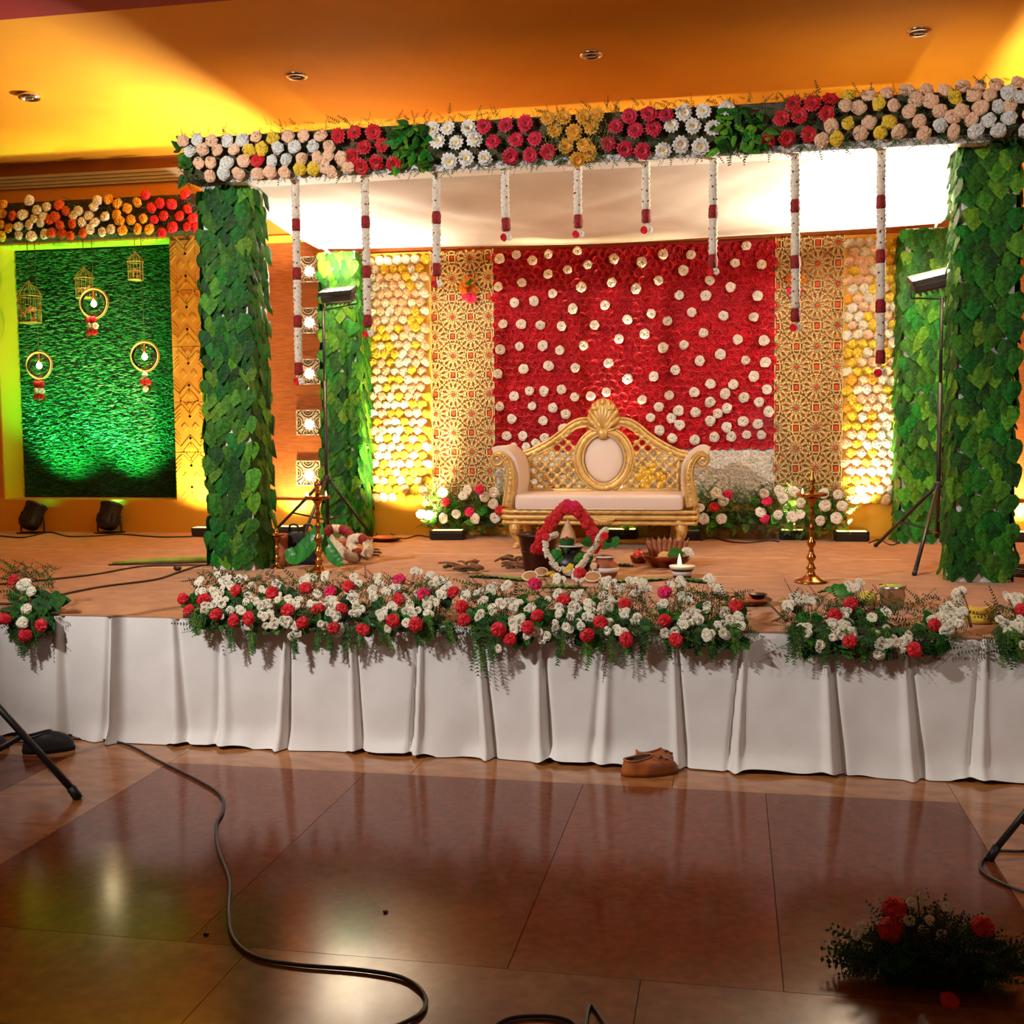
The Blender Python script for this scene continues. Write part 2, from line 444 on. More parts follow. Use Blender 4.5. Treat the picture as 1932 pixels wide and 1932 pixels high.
for i in range(nx+1):
    x = x0+(x1-x0)*i/nx
    for k in range(nz+1):
        t = k/nz; z = HS*(1-t)+.002
        if k == nz: z = .004+.006*max(0, math.sin(x*9+2*math.sin(x*4)))**3
        if t > .85: z += (t-.85)*.12*max(0, math.sin(x*6.1+1.2*math.sin(x*13)))
        vs.append((x, skirt_y(x, t)-(.02*max(0, math.sin(x*11+3*math.sin(x*2.3)))*max(0, t-.9)*10), z))
for i in range(nx):
    for k in range(nz): a = i*(nz+1)+k; fs.append((a, a+1, a+nz+2, a+nz+1))
b.add(vs, fs, 0, True)
b.build('stage_skirt', m_white, None, 'long white pleated cloth hanging down the stage front', 'stage skirt')

# --- back wall with the niche for the turf panel
NX0, NX1, NZ1, NY = -6.2, -4.32, 3.5, 4.98
ZP = .985
m_reveal = mat('niche_lit_yellow', (222, 196, 40), .6)  # yellow light falling on the niche sides, put into their colour
b = MB(); b.box((NX1, YB, HS-.02), (7, NY+.06, 3.40), 1); b.box((NX1, YB, 3.40), (7, NY+.06, ZC+.02), 0)
wall = struct(b, 'wall_back', [m_wall, m_wallpaper], label='orange and brown papered wall behind the stage')
b = MB(); b.box((NX0, YB, NZ1), (NX1, NY+.06, ZC+.02), 0); b.box((NX0, YB+.004, NZ1-.012), (NX1, NY+.06, NZ1), 1)
struct(b, 'wall_niche_top', [m_wall, m_reveal], label='orange wall above the turf niche with an underside tinted as lit yellow')
struct(MB().box((NX0, YB, HS-.02), (NX1, NY+.06, ZP)), 'wall_niche_bottom', m_wall, label='orange wall below the turf niche')
b = MB(); b.box((-8, YB, HS-.02), (NX0, NY+.06, ZC+.02), 0); b.box((NX0-.01, YB+.004, ZP), (NX0+.012, NY+.06, NZ1-.012), 1)
struct(b, 'wall_niche_left', [m_wall, m_reveal], label='wall on the outer side of the turf niche with an inner face tinted as lit yellow')
struct(MB().box((-8, NY+.06, 0), (NX1, NY+.16, ZC+.05)), 'wall_niche_back', m_wall, label='wall behind the turf panel')
struct(MB().box((-8, YB-.012, 4.132), (7, YB+.01, ZC)), 'trim_2', m_band, label='dark brown band under the yellow ceiling')
b = MB()
for z0, z1, d in ((4.02, 4.045, .03), (4.045, 4.075, .045), (4.075, 4.105, .06), (4.105, 4.132, .075)): b.box((-8, YB-d, z0), (7, YB+.01, z1))
struct(b, 'trim_3', m_mould, label='stepped grey plaster cornice on the back wall')
struct(MB().box((-3.97, YB-.03, 3.40), (7, YB+.01, 3.462)), 'trim_4', m_ymould, label='yellow ledge above the brown wallpaper')
struct(MB().box((-8, YB-.03, HS-.01), (7, YB+.02, ZP)), 'baseboard_back', m_plinth, label='yellow plinth at the foot of the back wall')
struct(MB().box((-8.1, -9, 0), (-8, 5.1, ZC+.1)), 'wall_left', m_wall, label='orange side wall of the hall')
struct(MB().box((7, -9, 0), (7.1, 5.1, ZC+.1)), 'wall_right', m_wall, label='orange side wall of the hall')
struct(MB().box((-8, 1.07, ZC), (7, 5.1, ZC+.1)), 'ceiling', m_ceil, label='yellow ceiling over the stage')
struct(MB().box((-8, .3, ZC-.03), (7, 1.07, ZC+.1)), 'ceiling_beam', m_redbeam, label='dark red beam across the ceiling')
struct(MB().box((-8, -9, ZC+.0), (7, .3, ZC+.1)), 'ceiling_hall', m_hallceil, label='pale ceiling over the hall')

for i, tx in enumerate(('over the left end of the stage', 'above the left end of the canopy', 'above the middle of the canopy', 'above the right end of the canopy')):
    c = V((-4.389+2.1857*i, 2.62, ZC))
    lab = ('round chrome downlight hanging loose from the ceiling, far from the canopy', 'round chrome downlight in the ceiling beside the bright triangle of light',
           'round chrome downlight in the ceiling above the orange gerberas', 'round chrome downlight in the ceiling above the dark red and peach flowers')[i]
    dz = -.02 if i == 0 else 0
    t = thing('downlight', lab, 'ceiling light', c+V((0, 0, dz)), 'downlights in the yellow ceiling')
    prof = [(.060, .002), (.058, -.012), (.066, -.020), (.078, -.016), (.084, -.004), (.084, .004-dz)]
    MB().lathe([(r, z+dz) for r, z in prof], c, 28).build('rim', m_chrome, t)
    MB().lathe([(.061, -.008+dz), (.045, -.002+dz), (.02, .0+dz), (0, .0+dz)], c, 20).build('reflector', mat('reflector_%d' % i, (150, 130, 110), .25, .9), t)
    MB().bbox((c.x-.034, c.y-.008, ZC-.022+dz), (c.x+.034, c.y+.008, ZC-.006+dz), .007).build('bulb', mat('bulb_glass_%d' % i, (215, 200, 180), .2), t)

# ================================================================== CANOPY: pillars
def pillar(x0, y0, top, label, inner, group='leaf covered canopy pillars'):
    t = thing('leaf_pillar', label, 'pillar', (x0+PW/2, y0+PW/2, HS), group)
    MB().box((x0+.012, y0+.012, HS), (x0+PW-.012, y0+PW-.012, top)).build('core_board', m_board, t)
    cover = MB()
    sides = {'front': ((0, -1, 0), lambda u: (x0+u*PW, y0)), 'right': ((1, 0, 0), lambda u: (x0+PW, y0+u*PW)), 'left': ((-1, 0, 0), lambda u: (x0, y0+(1-u)*PW))}
    for sd in ('front', inner, 'left' if inner == 'right' else 'right'):
        n, f = sides[sd]
        z = HS+.10; row = 0
        while z < top+.02:
            k = 4
            for i in range(k):
                u = (i+.5+(.25 if row % 2 else -.25))/k+rnd(-.05, .05)
                u = min(max(u, .06), .94)
                px, py = f(u)
                s = rnd(.105, .145); zz = min(z+rnd(-.02, .02), top-.02)
                d = V(n); tilt = V((0, 0, rnd(-.04, .09))); sdv = V((-n[1], n[0], 0))*rnd(-.14, .14)
                R = face(d+tilt+sdv, rnd(-.3, .3))
                off = .003+.003*(row % 2)+rnd(0, .008)
                p = V((px, py, max(zz, HS+s*.98)))+d*off
                if sd in ('front', inner): put('leaf', pickleaf(), t, p, R, s)
                else:
                    q = random.choice('1133'); baked(cover, LEAF[q][row % 3], p, R, s, 0 if q == '1' else 1)
            z += .088; row += 1
    cover.build('leaf_cover', [G1, G3], t, kind='stuff')
    return t
pillar(XL, YF, ZT+.02, 'leaf covered pillar beside the gold chevron panel, carrying the flower beam', 'right')
pillar(XR-PW, YF, ZT+.03, 'leaf covered pillar carrying the peach and white end of the flower beam', 'left')
pillar(XL, YF+2.33, 3.24, 'leaf covered pillar standing between the lattice light boxes and a yellow flower panel', 'right')
pillar(XR-PW, YF+2.33, 3.24, 'leaf covered pillar with a floodlight before it, beside a yellow flower panel', 'left')

# --- canopy cloth
b = MB(); nx, ny = 110, 50; vs = []; fs = []
X0, X1, Y0, Y1 = -2.57, 2.56, YF+.06, 4.0
ztop = lambda u, v: (ZT-.015)*(1-v)+v*3.235-.05*math.sin(PI*u)*v
for i in range(nx+1):
    for k in range(ny+1):
        u, v = i/nx, k/ny; x = X0+(X1-X0)*u; y = Y0+(Y1-Y0)*v
        z = ztop(u, v)-.045*math.sin(PI*v)*(.6+.4*math.sin(PI*u))
        z += .007*math.sin(9*u+4*v)*math.sin(PI*v)+.006*math.sin(26*u-9*v)*math.sin(PI*v)+.004*math.sin(14*u+17*v)
        for (a, c, s_) in ((.3, 1.1, .035), (.62, -.9, .03), (.12, .7, .03), (.85, .5, .03), (.45, -1.4, .025)):
            z += .008*math.exp(-((u-a-c*(v-.5)*.35)/s_)**2)*math.sin(PI*v)
        vs.append((x, y, z))
for i in range(nx):
    for k in range(ny): a = i*(ny+1)+k; fs.append((a, a+ny+1, a+ny+2, a+1))
b.add(vs, fs, 0, True)
# rolled hem at the back and along the sides
b.tube([(X0+(X1-X0)*i/nx, Y1, vs[i*(ny+1)+ny][2]) for i in range(nx+1)], .010, 6)
for q in (0, nx): b.tube([vs[q*(ny+1)+k] for k in range(ny+1)], .008, 6)
t = thing('canopy_roof', 'white draped cloth roof stretched over the canopy', 'canopy', (0, 3, 3.2))
b.build('cloth', m_canopy, t)
for x in (X0-.006, X1+.006):
    MB().tube([(x, Y0, ZT-.01), (x, Y1, 3.245)], .012, 8).build('side_bar', m_board, t)
MB().tube([(X0, Y1, 3.252), (X1, Y1, 3.252)], .01, 8).build('back_bar', m_board, t)
for x in (X0+.02, X1-.02): MB().tube([(x, Y1, 3.245), (x+(-.02 if x < 0 else .02), YF+2.345, 3.222)], .012, 8).build('tie_bar', m_board, t)

# ================================================================== flower beams
def flower(parent, kind, p, r, n=(0, -1, .1)):
    n = V(n)+V((rnd(-.22, .22), 0, rnd(-.22, .22)))
    if kind in GER: put('gerbera', random.choice(GER[kind]), parent, p, face(n, rnd(0, 6)), (r*rnd(.93, 1.07),)*3)
    elif kind == 'u': put('chrysanthemum', random.choice(MUM), parent, p, face(n, rnd(0, 6)), r*rnd(.9, 1.1))
    elif kind == 'v': put('white_carnation', random.choice(RUF['C']), parent, p, face(n, rnd(0, 6)), r*rnd(.9, 1.1))
    else: put('carnation', random.choice(RUF[kind]), parent, p, face(n, rnd(0, 6)), (r*rnd(.9, 1.1), r*rnd(.82, 1.05), r*rnd(.7, 1)))
YBF = YF-.14      # front of the flower beam core
t = thing('flower_beam', 'long canopy beam covered in gerberas, carnations and greenery', 'flower beam', (0, YF, ZT))
MB().box((XL-.06, YBF+.02, ZT-.005), (XR+.1, YF+PW+.05, ZT+.275)).build('beam_core', mat('beam_foam', (92, 78, 56), .9, col2=(60, 64, 36), scale=12), t)
MB().box((XL+.25, YBF+.01, ZT-.035), (XR-.2, YF+.06, ZT+.012)).build('beam_cloth_edge', m_white, t)
A_ = 'P60,240 W160,235 P255,240 W365,240 W468,238 P562,215 Y675,225 P780,213 P888,208 P1005,207 W105,315 P192,300 P295,305 P410,300 Y512,305 Y600,295 W708,290 W828,285 W952,280 P1065,280 P168,395 P250,392 W360,395 P475,380 r570,378 W668,382 W768,370 P875,362 P985,360 P1055,345 P1145,360 P245,482 W335,460 P440,465 P572,465 P655,452 P755,458 Y862,432 Y955,430 P1030,415 P1080,455 P1195,425 R1125,205 R1235,185 R1365,180 R1300,285 R1425,270 R1215,350 R1280,415 R1385,385 R1505,400'
B_ = 'G110,293 G200,287 G322,285 G143,360 G250,370 G360,352 G212,480 G308,463 G420,462 K415,277 K543,268 K658,257 K467,367 K603,355 K715,348 K570,452 K685,445 K790,422 O790,230 O885,227 O1005,222 O1080,210 O830,298 O945,312 O1045,280 O898,392 O1008,388 O1030,430 O965,468 K1270,217 K1385,205 K1485,210 K1190,278 K1305,300 K1412,290 K1145,380 K1243,410 K1345,420 G1590,195 G1705,185 G1840,172 G1518,270 G1643,275 G1758,285 G1468,415 G1573,382 G1690,395'
C_ = 'R535,245 R650,243 R760,215 R465,333 R572,315 R738,300 R378,470 R497,455 R630,430 P850,258 P930,270 Y875,183 P995,188 P1105,170 Y1052,243 P1140,255 P765,378 Y865,365 P993,360 Y1115,358 P705,463 Y797,452 P940,422 Y1060,420 P1170,413 P1235,295 P1298,348 P1278,222 P1365,228 P1230,150 P1345,152 P1455,155 Y1510,205 P1420,287 P1500,322 P1553,290 P1325,425 W1422,375 P1503,415 P1570,128 P1675,123 P1775,118 P1628,193 P1722,190 P1668,268 P1613,340 W1715,345 W1637,410 W1775,405 W1838,178 W1775,262 P1845,258 W1840,330 W1910,205 P1915,100 P1960,150 W1985,250 P1960,310 W2010,170 W1945,400 Y2030,300'
def plist(s, ox, oy, f):
    out = []
    for q in s.split():
        a, c = q[1:].split(','); out.append((q[0], ox+float(a)/f, oy+float(c)/f))
    return out
for k, px, py in plist(A_, 330, 200, 3.645)+plist(B_, 780, 150, 3.116)+plist(C_, 1330, 120, 3.209):
    p = at(px, py, y=YBF-.03)
    yy = 0; n = (0, -1, .1)
    if p.z > ZT+.25: yy = (p.z-ZT-.25)*1.2; n = (0, -1, .7)
    if p.z < ZT+.06: n = (0, -1, -.3)
    p.y += yy
    flower(t, k, p, .058 if k in GER else .047, n)
# leafy clusters in the beam
def cluster(parent, lo, hi, n, ms, y, sz, nm='leaf'):
    for i in range(n):
        p = at(rnd(lo[0], hi[0]), rnd(lo[1], hi[1]), y=y+rnd(-.03, .02))
        put(nm, random.choice(LEAF[random.choice(ms)]), parent, p, face((rnd(-.7, .7), -1, rnd(-.3, .9)), rnd(-2.2, 2.2)), (sz*rnd(.5, .8), sz*rnd(.8, 1.2), sz))
cluster(t, (738, 236), (806, 318), 46, '1132', YBF-.03, .075)
cluster(t, (1352, 205), (1455, 285), 52, '1322', YBF-.03, .07)
cluster(t, (338, 268), (362, 335), 12, '13', YBF+.02, .085)
b = MB()
for i in range(2600):
    x = rnd(XL-.08, XR+.1); z = ZT+rnd(-.0, .32)
    if i < 430: z = ZT+rnd(.25, .28); d = (rnd(-.8, .8), rnd(-.5, .3), rnd(.2, 1)); L = rnd(.03, .07)
    elif i < 1050: z = ZT+rnd(-.02, .03); d = (rnd(-.8, .8), rnd(-.7, .1), -rnd(.1, 1)); L = rnd(.04, .10)
    else: d = (rnd(-1, 1), -.8, rnd(-.6, .8)); L = rnd(.05, .1)
    sprig(b, (x, YBF+rnd(-.02, .03) if i > 430 else YBF+rnd(-.02, .3), z), d, L, random.choice((0, 0, 1, 3 if i % 5 == 0 else 2) if i < 430 else (0, 0, 0, 1)), 6, .55)
for i in range(130):
    cx = random.choice((1044, 1130)); p = at(cx+rnd(-18, 18), rnd(222, 312), y=YBF-.04)
    sprig(b, p, (rnd(-.7, .7), -.3, rnd(-1, 1)), rnd(.06, .11), 3, 4, .16)
b.build('foliage', [m_fern, m_fern2, m_twig, m_stem], t, kind='stuff')

# --- lower flower beam over the turf panel
D_ = 'A20,1065 A10,1110 o70,1125 C155,1045 C245,1078 C195,1095 C120,1120 C180,1140 C215,1160 C230,1130 C98,1180 C155,1172 A48,1190 A5,1170 Y10,1230 C100,1225 C165,1232 C235,1220 o310,1070 o345,1100 o290,1130 o260,1145 o315,1175 o380,1165 o270,1215 o325,1220 o370,1228 C410,1100 C385,1125 C430,1160 C495,1160 C465,1125 C490,1080 C510,1045 A568,1040 A615,1060 A665,1085 A718,1055 A610,1120 A625,1150 A685,1145 A750,1140 C550,1130 C535,1210 C470,1195 C580,1195 o435,1215 A640,1200 A720,1195 A780,1195 r760,1015 r790,1085 r835,1060 r895,1065 r965,1012 r855,1125 r805,1145 r938,1127 r980,1090 r1005,1140 r980,1180 r900,1185 r845,1212 r1030,1188'
t = thing('flower_beam', 'lower beam of cream, orange and red carnations above the turf panel', 'flower beam', (-5, YB-.2, 3.5))
MB().box((-7.4, 4.43, 3.51), (-3.86, YB+.004, 3.84)).build('beam_core', mat('beam_foam_dark', (70, 46, 24), .9, col2=(40, 40, 20), scale=12), t)
for k, px, py in plist(D_, 0, 0, 2.76): flower(t, k, at(px, py, y=4.40), .052)
for i in range(26): flower(t, random.choice('CAoA'), at(rnd(-120, -8), rnd(380, 448), y=4.4), .052)
b = MB()
for i in range(700):
    z = rnd(3.5, 3.84); sprig(b, (rnd(-7.3, -3.85), 4.43, z), (rnd(-1, 1), -.8, rnd(-.9, .5)), rnd(.05, .11), random.choice((0, 1, 1, 2)), 6, .5)
for i in range(160): sprig(b, (rnd(-7, -3.85), 4.42, 3.52), (rnd(-.6, .6), -.4, -1), rnd(.05, .13), 0, 6, .45)
b.build('foliage', [m_fern, m_fern2, m_twig], t, kind='stuff')

# ================================================================== hanging jasmine garlands
m_jas = mat('jasmine_white', (232, 222, 204), .8, col2=(206, 190, 168), scale=60, lo=.45, hi=.7, bump=.5, bscale=180)
m_dred = mat('dark_red_rose', (158, 8, 14), .7, col2=(100, 4, 8), scale=60, bump=.4, bscale=160)
gl = [(557, 725, [425, 517, 607, 696], 564, 720, 'beside the fretwork lights'), (688, 633, [420, 513.6, 606], 694, 630, 'before the far leaf pillar'),
      (823, 540, [411.6, 509], 824, 536, 'at the seam of yellow panel and gold lattice'), (952, 455, [424], 955, 448, 'ending at the seam of lattice and red roses'),
      (1090, 447, [418], 1091, 442, 'short, under the orange gerberas'), (1218, 440, [408], 1219.6, 434, 'short, under pink gerberas and white gerberas'),
      (1346, 530, [400, 493], 1345, 513, 'hanging before the red rose wall, two bands'), (1500, 625, [389.6, 495, 594.6], 1501, 618, 'hanging before the gold lattice, three bands'),
      (1662, 712, [381.8, 484, 578, 673.7], 1661, 703, 'hanging before the yellow flower panel, four bands')]
for gi, (px, pb, bands, tx, ty, lab) in enumerate(gl):
    yg = YF-.06; top = at(px, 330, y=yg); top.z = ZT-.02; end = at(tx, ty, y=yg)
    t = thing('hanging_garland', 'white jasmine string with dark red bands '+lab, 'garland', (end.x, yg, end.z), 'garlands hanging from the flower beam')
    def pos(z):
        u = (top.z-z)/(top.z-end.z); return V((top.x+(end.x-top.x)*u, yg, z))
    zs = [at(px, q, y=yg).z for q in bands]; hb = .042
    zc = top.z+.02
    for zb in zs+[None]:
        ze = zb+hb if zb else None
        if ze is not None:
            n = max(2, int((zc-ze)/.03)); b = MB(); pts = []; rr = []
            for i in range(n*3+1):
                z = zc+(ze-zc)*i/(n*3); pts.append(pos(z)); rr.append(.027+.0035*math.sin(i*2.1)+rnd(-.0015, .0015))
            b.tube(pts, rr, 10, 0, twist=(5, .06, 20))
            s_ = .075; z = zc-.06
            while z > ze+.03:
                for q in range(2):
                    a = rnd(0, 2*PI) if q else -PI/2+rnd(-.7, .7)
                    b.ball(pos(z)+V((.024*math.cos(a), .024*math.sin(a), rnd(-.006, .006))), .007, 6, 4, 1)
                z -= s_
            b.build('jasmine_string', [m_jas, m_dred], t)
            b = MB(); pts = [pos(zb+hb-2*hb*i/8) for i in range(9)]
            b.tube(pts, [.024]+[.028+rnd(-.002, .002) for _ in range(7)]+[.024], 10, 0, twist=(6, .1, 30)); b.build('rose_band', m_dred, t)
            zc = zb-hb
    MB().tube([pos(zc+.004), end+V((0, 0, .01))], .003, 6).build('thread', m_jas, t)
    put('red_bud', ROSE[gi % 3], t, end+V((-.012, -.004, 0)), face((-.6, -1, -.3)), .026)
    put('white_bud', WROSE[gi % 3], t, end+V((.016, 0, .002)), face((.7, -1, 0)), .024)
# ================================================================== BACKDROP
YP = 4.62     # face of the backdrop boards
def grid_flowers(x0, x1, z0, z1, dx, dz, jit=.25):
    out = []; r = 0; z = z0
    while z <= z1+1e-6:
        x = x0+(dx/2 if r % 2 else 0)
        while x <= x1+1e-6:
            out.append((x+rnd(-jit, jit)*dx, z+rnd(-jit, jit)*dz)); x += dx
        z += dz; r += 1
    return out
# --- red rose wall
t = thing('red_rose_panel', 'wall panel densely covered in red roses dotted with white ones', 'flower panel', (.08, YP, 1.465))
MB().box((-1.15, YP+.01, 1.465), (1.318, YB-.022, 3.255)).build('backing_board', mat('red_backing', (140, 10, 22), .8), t)
WH = '140,157 240,132 338,167 433,127 432,252 552,223 670,193 835,157 1002,178 1133,130 1300,132 1252,228 1637,80 1567,183 1728,190 130,327 273,303 345,412 460,368 635,328 820,298 968,340 1103,287 1230,378 1390,380 1412,290 1540,330 1702,382 230,423 585,460 777,438 915,523 1057,488 1160,535 1302,480 1500,500 1682,512 157,553 268,555 385,558 517,565 717,560 865,642 1018,613 1375,605 1585,647 1742,655 140,705 257,687 400,683 502,712 645,683 1130,698 1257,678 1478,735 1355,775 1630,772 1753,787 128,855 285,825 433,808 598,820 800,790 913,885 1075,870 1203,830 1683,870 1418,917 1560,920 1762,948 320,958 410,960 512,948 225,990 593,998 690,990 785,967 1005,1015 1170,987 1318,967 1505,975 1622,997 1712,1025 1415,1025 140,1055 337,1052 463,1062 540,1097 1103,1058 1225,1078 1327,1088 1465,1093 1520,1065 1770,1085 213,1127 402,1138 1055,1120 1178,1125 1418,1140 1617,1143 1708,1160 1230,1165 1518,1180 1107,1198 525,1190 180,1230 280,1232 410,1242 1187,1247 1325,1255 1440,1237 1545,1235 1640,1223 1730,1225 222,1300 300,1297 360,1275 610,107'
for q in WH.split():
    a, c = q.split(','); p = at(900+float(a)/3.22, 440+float(c)/3.22, y=YP-.03)
    put('white_rose', random.choice(WROSE), t, p, face((rnd(-.3, .3), -1, rnd(-.2, .3)), rnd(0, 6)), (.044*rnd(.9, 1.1),)*3)
gf = grid_flowers(-1.12, 1.29, 1.49, 3.235, .073, .0605, .14)
gf.sort(key=lambda q: (V((q[0], YP, q[1]))-CAMP).length)
rest = MB()
for i, (x, z) in enumerate(gf):
    R = face((rnd(-.25, .25), -1, rnd(-.35, .1)), rnd(0, 6)); s_ = .046*rnd(.9, 1.12)
    if i < 300: put('red_rose', ROSE[i % 3], t, (x, YP+.006, z), R, s_)
    else: baked(rest, ROSE[i % 3], (x, YP+.006, z), R, s_, 0)
rest.build('red_roses', p_rose, t, kind='stuff')
# --- white flower strip beneath it
t = thing('white_rose_panel', 'low white flower panel under the red roses, behind the sofa', 'flower panel', (.08, YP, ZP))
MB().box((-1.15, YP+.02, ZP), (1.318, YB-.022, 1.465)).build('backing_board', m_board, t)
for i, (x, z) in enumerate(grid_flowers(-1.12, 1.29, 1.02, 1.455, .066, .055, .15)):
    put('white_rose', WROSE[i % 3], t, (x, YP+.015, z), face((rnd(-.25, .25), -1, rnd(-.3, .1)), rnd(0, 6)), .041*rnd(.9, 1.1))
# --- yellow and cream carnation panels
for x0, x1, lab in ((-2.33, -1.745, 'tall panel of cream and yellow carnations beside the pillar with a brass lamp before it'), (1.90, 2.335, 'tall panel of cream and yellow carnations, narrower, by the pillar with a tripod')):
    t = thing('yellow_flower_panel', lab, 'flower panel', ((x0+x1)/2, YP, ZP), 'cream and yellow flower panels')
    MB().box((x0, YP+.02, ZP), (x1, YB-.022, 3.262)).build('backing_board', mat('yellow_backing', (226, 176, 70), .8), t)
    for i, (x, z) in enumerate(grid_flowers(x0+.03, x1-.02, 1.02, 3.24, .084, .0775, .08)):
        if x > x1: x = x1-.01
        k = random.choices('PCYAw', (38, 24, 28, 4, 8))[0]
        put('carnation', random.choice(RUF[k]), t, (x, YP+.012, z), face((rnd(-.2, .2), -1, rnd(-.5, -.05)), rnd(0, 6)), (.049*rnd(.95, 1.1), .046, .042))
# --- gold lattice panels
m_lat_back = mat('lattice_back', (172, 116, 36), .6, .1, col2=(152, 98, 28), scale=6)
m_lat = mat('lattice_wood', (246, 216, 150), .55)
m_medal = mat('medallion_orange', (214, 70, 26), .6)
def strip(b, pts, w, d, m=0):
    """flat raised band along a line in the XZ plane (facing -Y)"""
    for (ax, az), (bx, bz) in zip(pts[:-1], pts[1:]):
        dx, dz = bx-ax, bz-az; l = math.hypot(dx, dz)
        if l < 1e-6: continue
        nx_, nz_ = -dz/l*w/2, dx/l*w/2; ex, ez = dx/l*w*.3, dz/l*w*.3
        q = [(ax-ex+nx_, az-ez+nz_), (bx+ex+nx_, bz+ez+nz_), (bx+ex-nx_, bz+ez-nz_), (ax-ex-nx_, az-ez-nz_)]
        b.add([(x, d[0], z) for x, z in q]+[(x, d[1], z) for x, z in q], [(0, 1, 2, 3), (0, 4, 5, 1), (2, 6, 7, 3)], m)
def lattice_panel(x0, x1, z0, z1, xr, zr, lab):
    t = thing('lattice_panel', lab, 'lattice panel', ((x0+x1)/2, YP, z0), 'gold lattice panels')
    MB().box((x0, YP+.02, z0), (x1, YB-.022, z1)).build('backing_board', m_lat_back, t)
    b = MB(); CX, CZ = .168, .35; F0, F1 = YP, YP+.022; fw = .0085
    inside = lambda p: x0 <= p[0] <= x1 and z0 <= p[1] <= z1
    def ln(pts, wd=fw, cx=0, cz=0):
        run = []
        for p in pts:
            q = (cx+p[0], cz+p[1])
            if inside(q): run.append(q)
            else:
                if len(run) > 1: strip(b, run, wd, (F0, F1))
                run = []
        if len(run) > 1: strip(b, run, wd, (F0, F1))
    for i in range(-4, 6):
        for j in range(-8, 10):
            cx = xr+i*CX; cz = zr+j*CZ+(CZ/2 if i % 2 else 0)
            if not (x0-.15 < cx < x1+.15 and z0-.18 < cz < z1+.18): continue
            for k in range(12):
                a = 2*PI*(k+.5)/12; e = PI/12
                def pol(r, q): return (r*math.cos(q)*.98, r*math.sin(q)*1.04)
                ln([pol(.026, a), pol(.05, a-e*.42), pol(.078, a-e*.85), pol(.098, a-e*.7), pol(.118, a)], fw, cx, cz)
                ln([pol(.026, a), pol(.05, a+e*.42), pol(.078, a+e*.85), pol(.098, a+e*.7), pol(.118, a)], fw, cx, cz)
                ln([pol(.118, a), pol(.106, a+e), pol(.118, a+2*e)], fw, cx, cz)
            ln([pol(.026, 2*PI*k/8) for k in range(9)], .007, cx, cz)
            if inside((cx, cz)): MB().lathe([(.019, -.0), (.019, .012), (.012, .018), (0, .018)], n=8, M=Matrix.Translation((cx, YP+.021, cz)) @ Matrix.Rotation(PI/2, 4, 'X')).build('medallion', m_medal, t)
            # barrel motif between two stars
            bx, bz = cx, cz+CZ/2
            for s_ in (-1, 1):
                ln([(s_*.022, -.06), (s_*.03, -.03), (s_*.03, .03), (s_*.022, .06)], fw, bx, bz)
                ln([(s_*.05, -.05), (s_*.056, 0), (s_*.05, .05)], fw, bx, bz)
                ln([(-.05, s_*.03), (0, s_*.036), (.05, s_*.03)], fw, bx, bz)
            if inside((bx, bz)): MB().cbox((bx, YP+.014, bz), (.03, .014, .038)).build('medallion', m_medal, t)
    b.build('lattice', m_lat, t)
    f = MB()
    for xx in (x0, x1-.008): f.box((xx, YP, z0), (xx+.008, YP+.022, z1))
    f.build('edge_strip', m_lat, t)
p = at(852.4, 524.6, y=YP); lattice_panel(-1.742, -1.153, ZP, 3.262, p.x, p.z, 'gold star lattice panel with orange centres beside the red rose wall, behind the sofa arm')
p = at(1543, 497, y=YP); lattice_panel(1.321, 1.897, ZP, 3.262, p.x, p.z, 'gold star lattice panel with orange centres behind a brass lamp')
# marigold bunches hanging on the lattice
m_mari = [ruffle_mesh('marigold', petal('petal_marigold', (240, 110, 16)), 9), ruffle_mesh('marigold', petal('petal_marigold2', (228, 140, 20)), 9)]
for px, py, lab in ((885, 543, 'hanging bunch of orange marigolds ending in pink, uncovered on the lattice'), (1499, 527, 'hanging bunch of orange marigolds partly behind a jasmine string')):
    c = at(px, py, y=YP-.06)
    t = thing('marigold_bunch', lab, 'flower bunch', c-V((0, 0, .1)), 'marigold bunches on the lattice panels')
    for i in range(15):
        a = rnd(0, 2*PI); r = rnd(.01, .075); z = rnd(-.05, .07)
        put('marigold', random.choice(m_mari), t, c+V((r*math.cos(a)*(1-.3*abs(z)/.07), .035*math.sin(a), z)), face((math.cos(a)*.6, -1, z*6), rnd(0, 6)), .034)
    for i in range(5): put('pink_flower', random.choice(RUF['m']), t, c+V((rnd(-.04, .045), rnd(-.03, .02), -.085+rnd(-.02, .015))), face((rnd(-.5, .5), -1, -.4), rnd(0, 6)), .033)
    put('leaf', LEAF['3'][0], t, c+V((-.01, -.05, .055)), face((-.2, -1, .6), 1.4), .07)
    MB().tube([c+V((0, .05, .05)), c+V((0, .055, .16))], .003, 5).build('thread', m_twig, t)

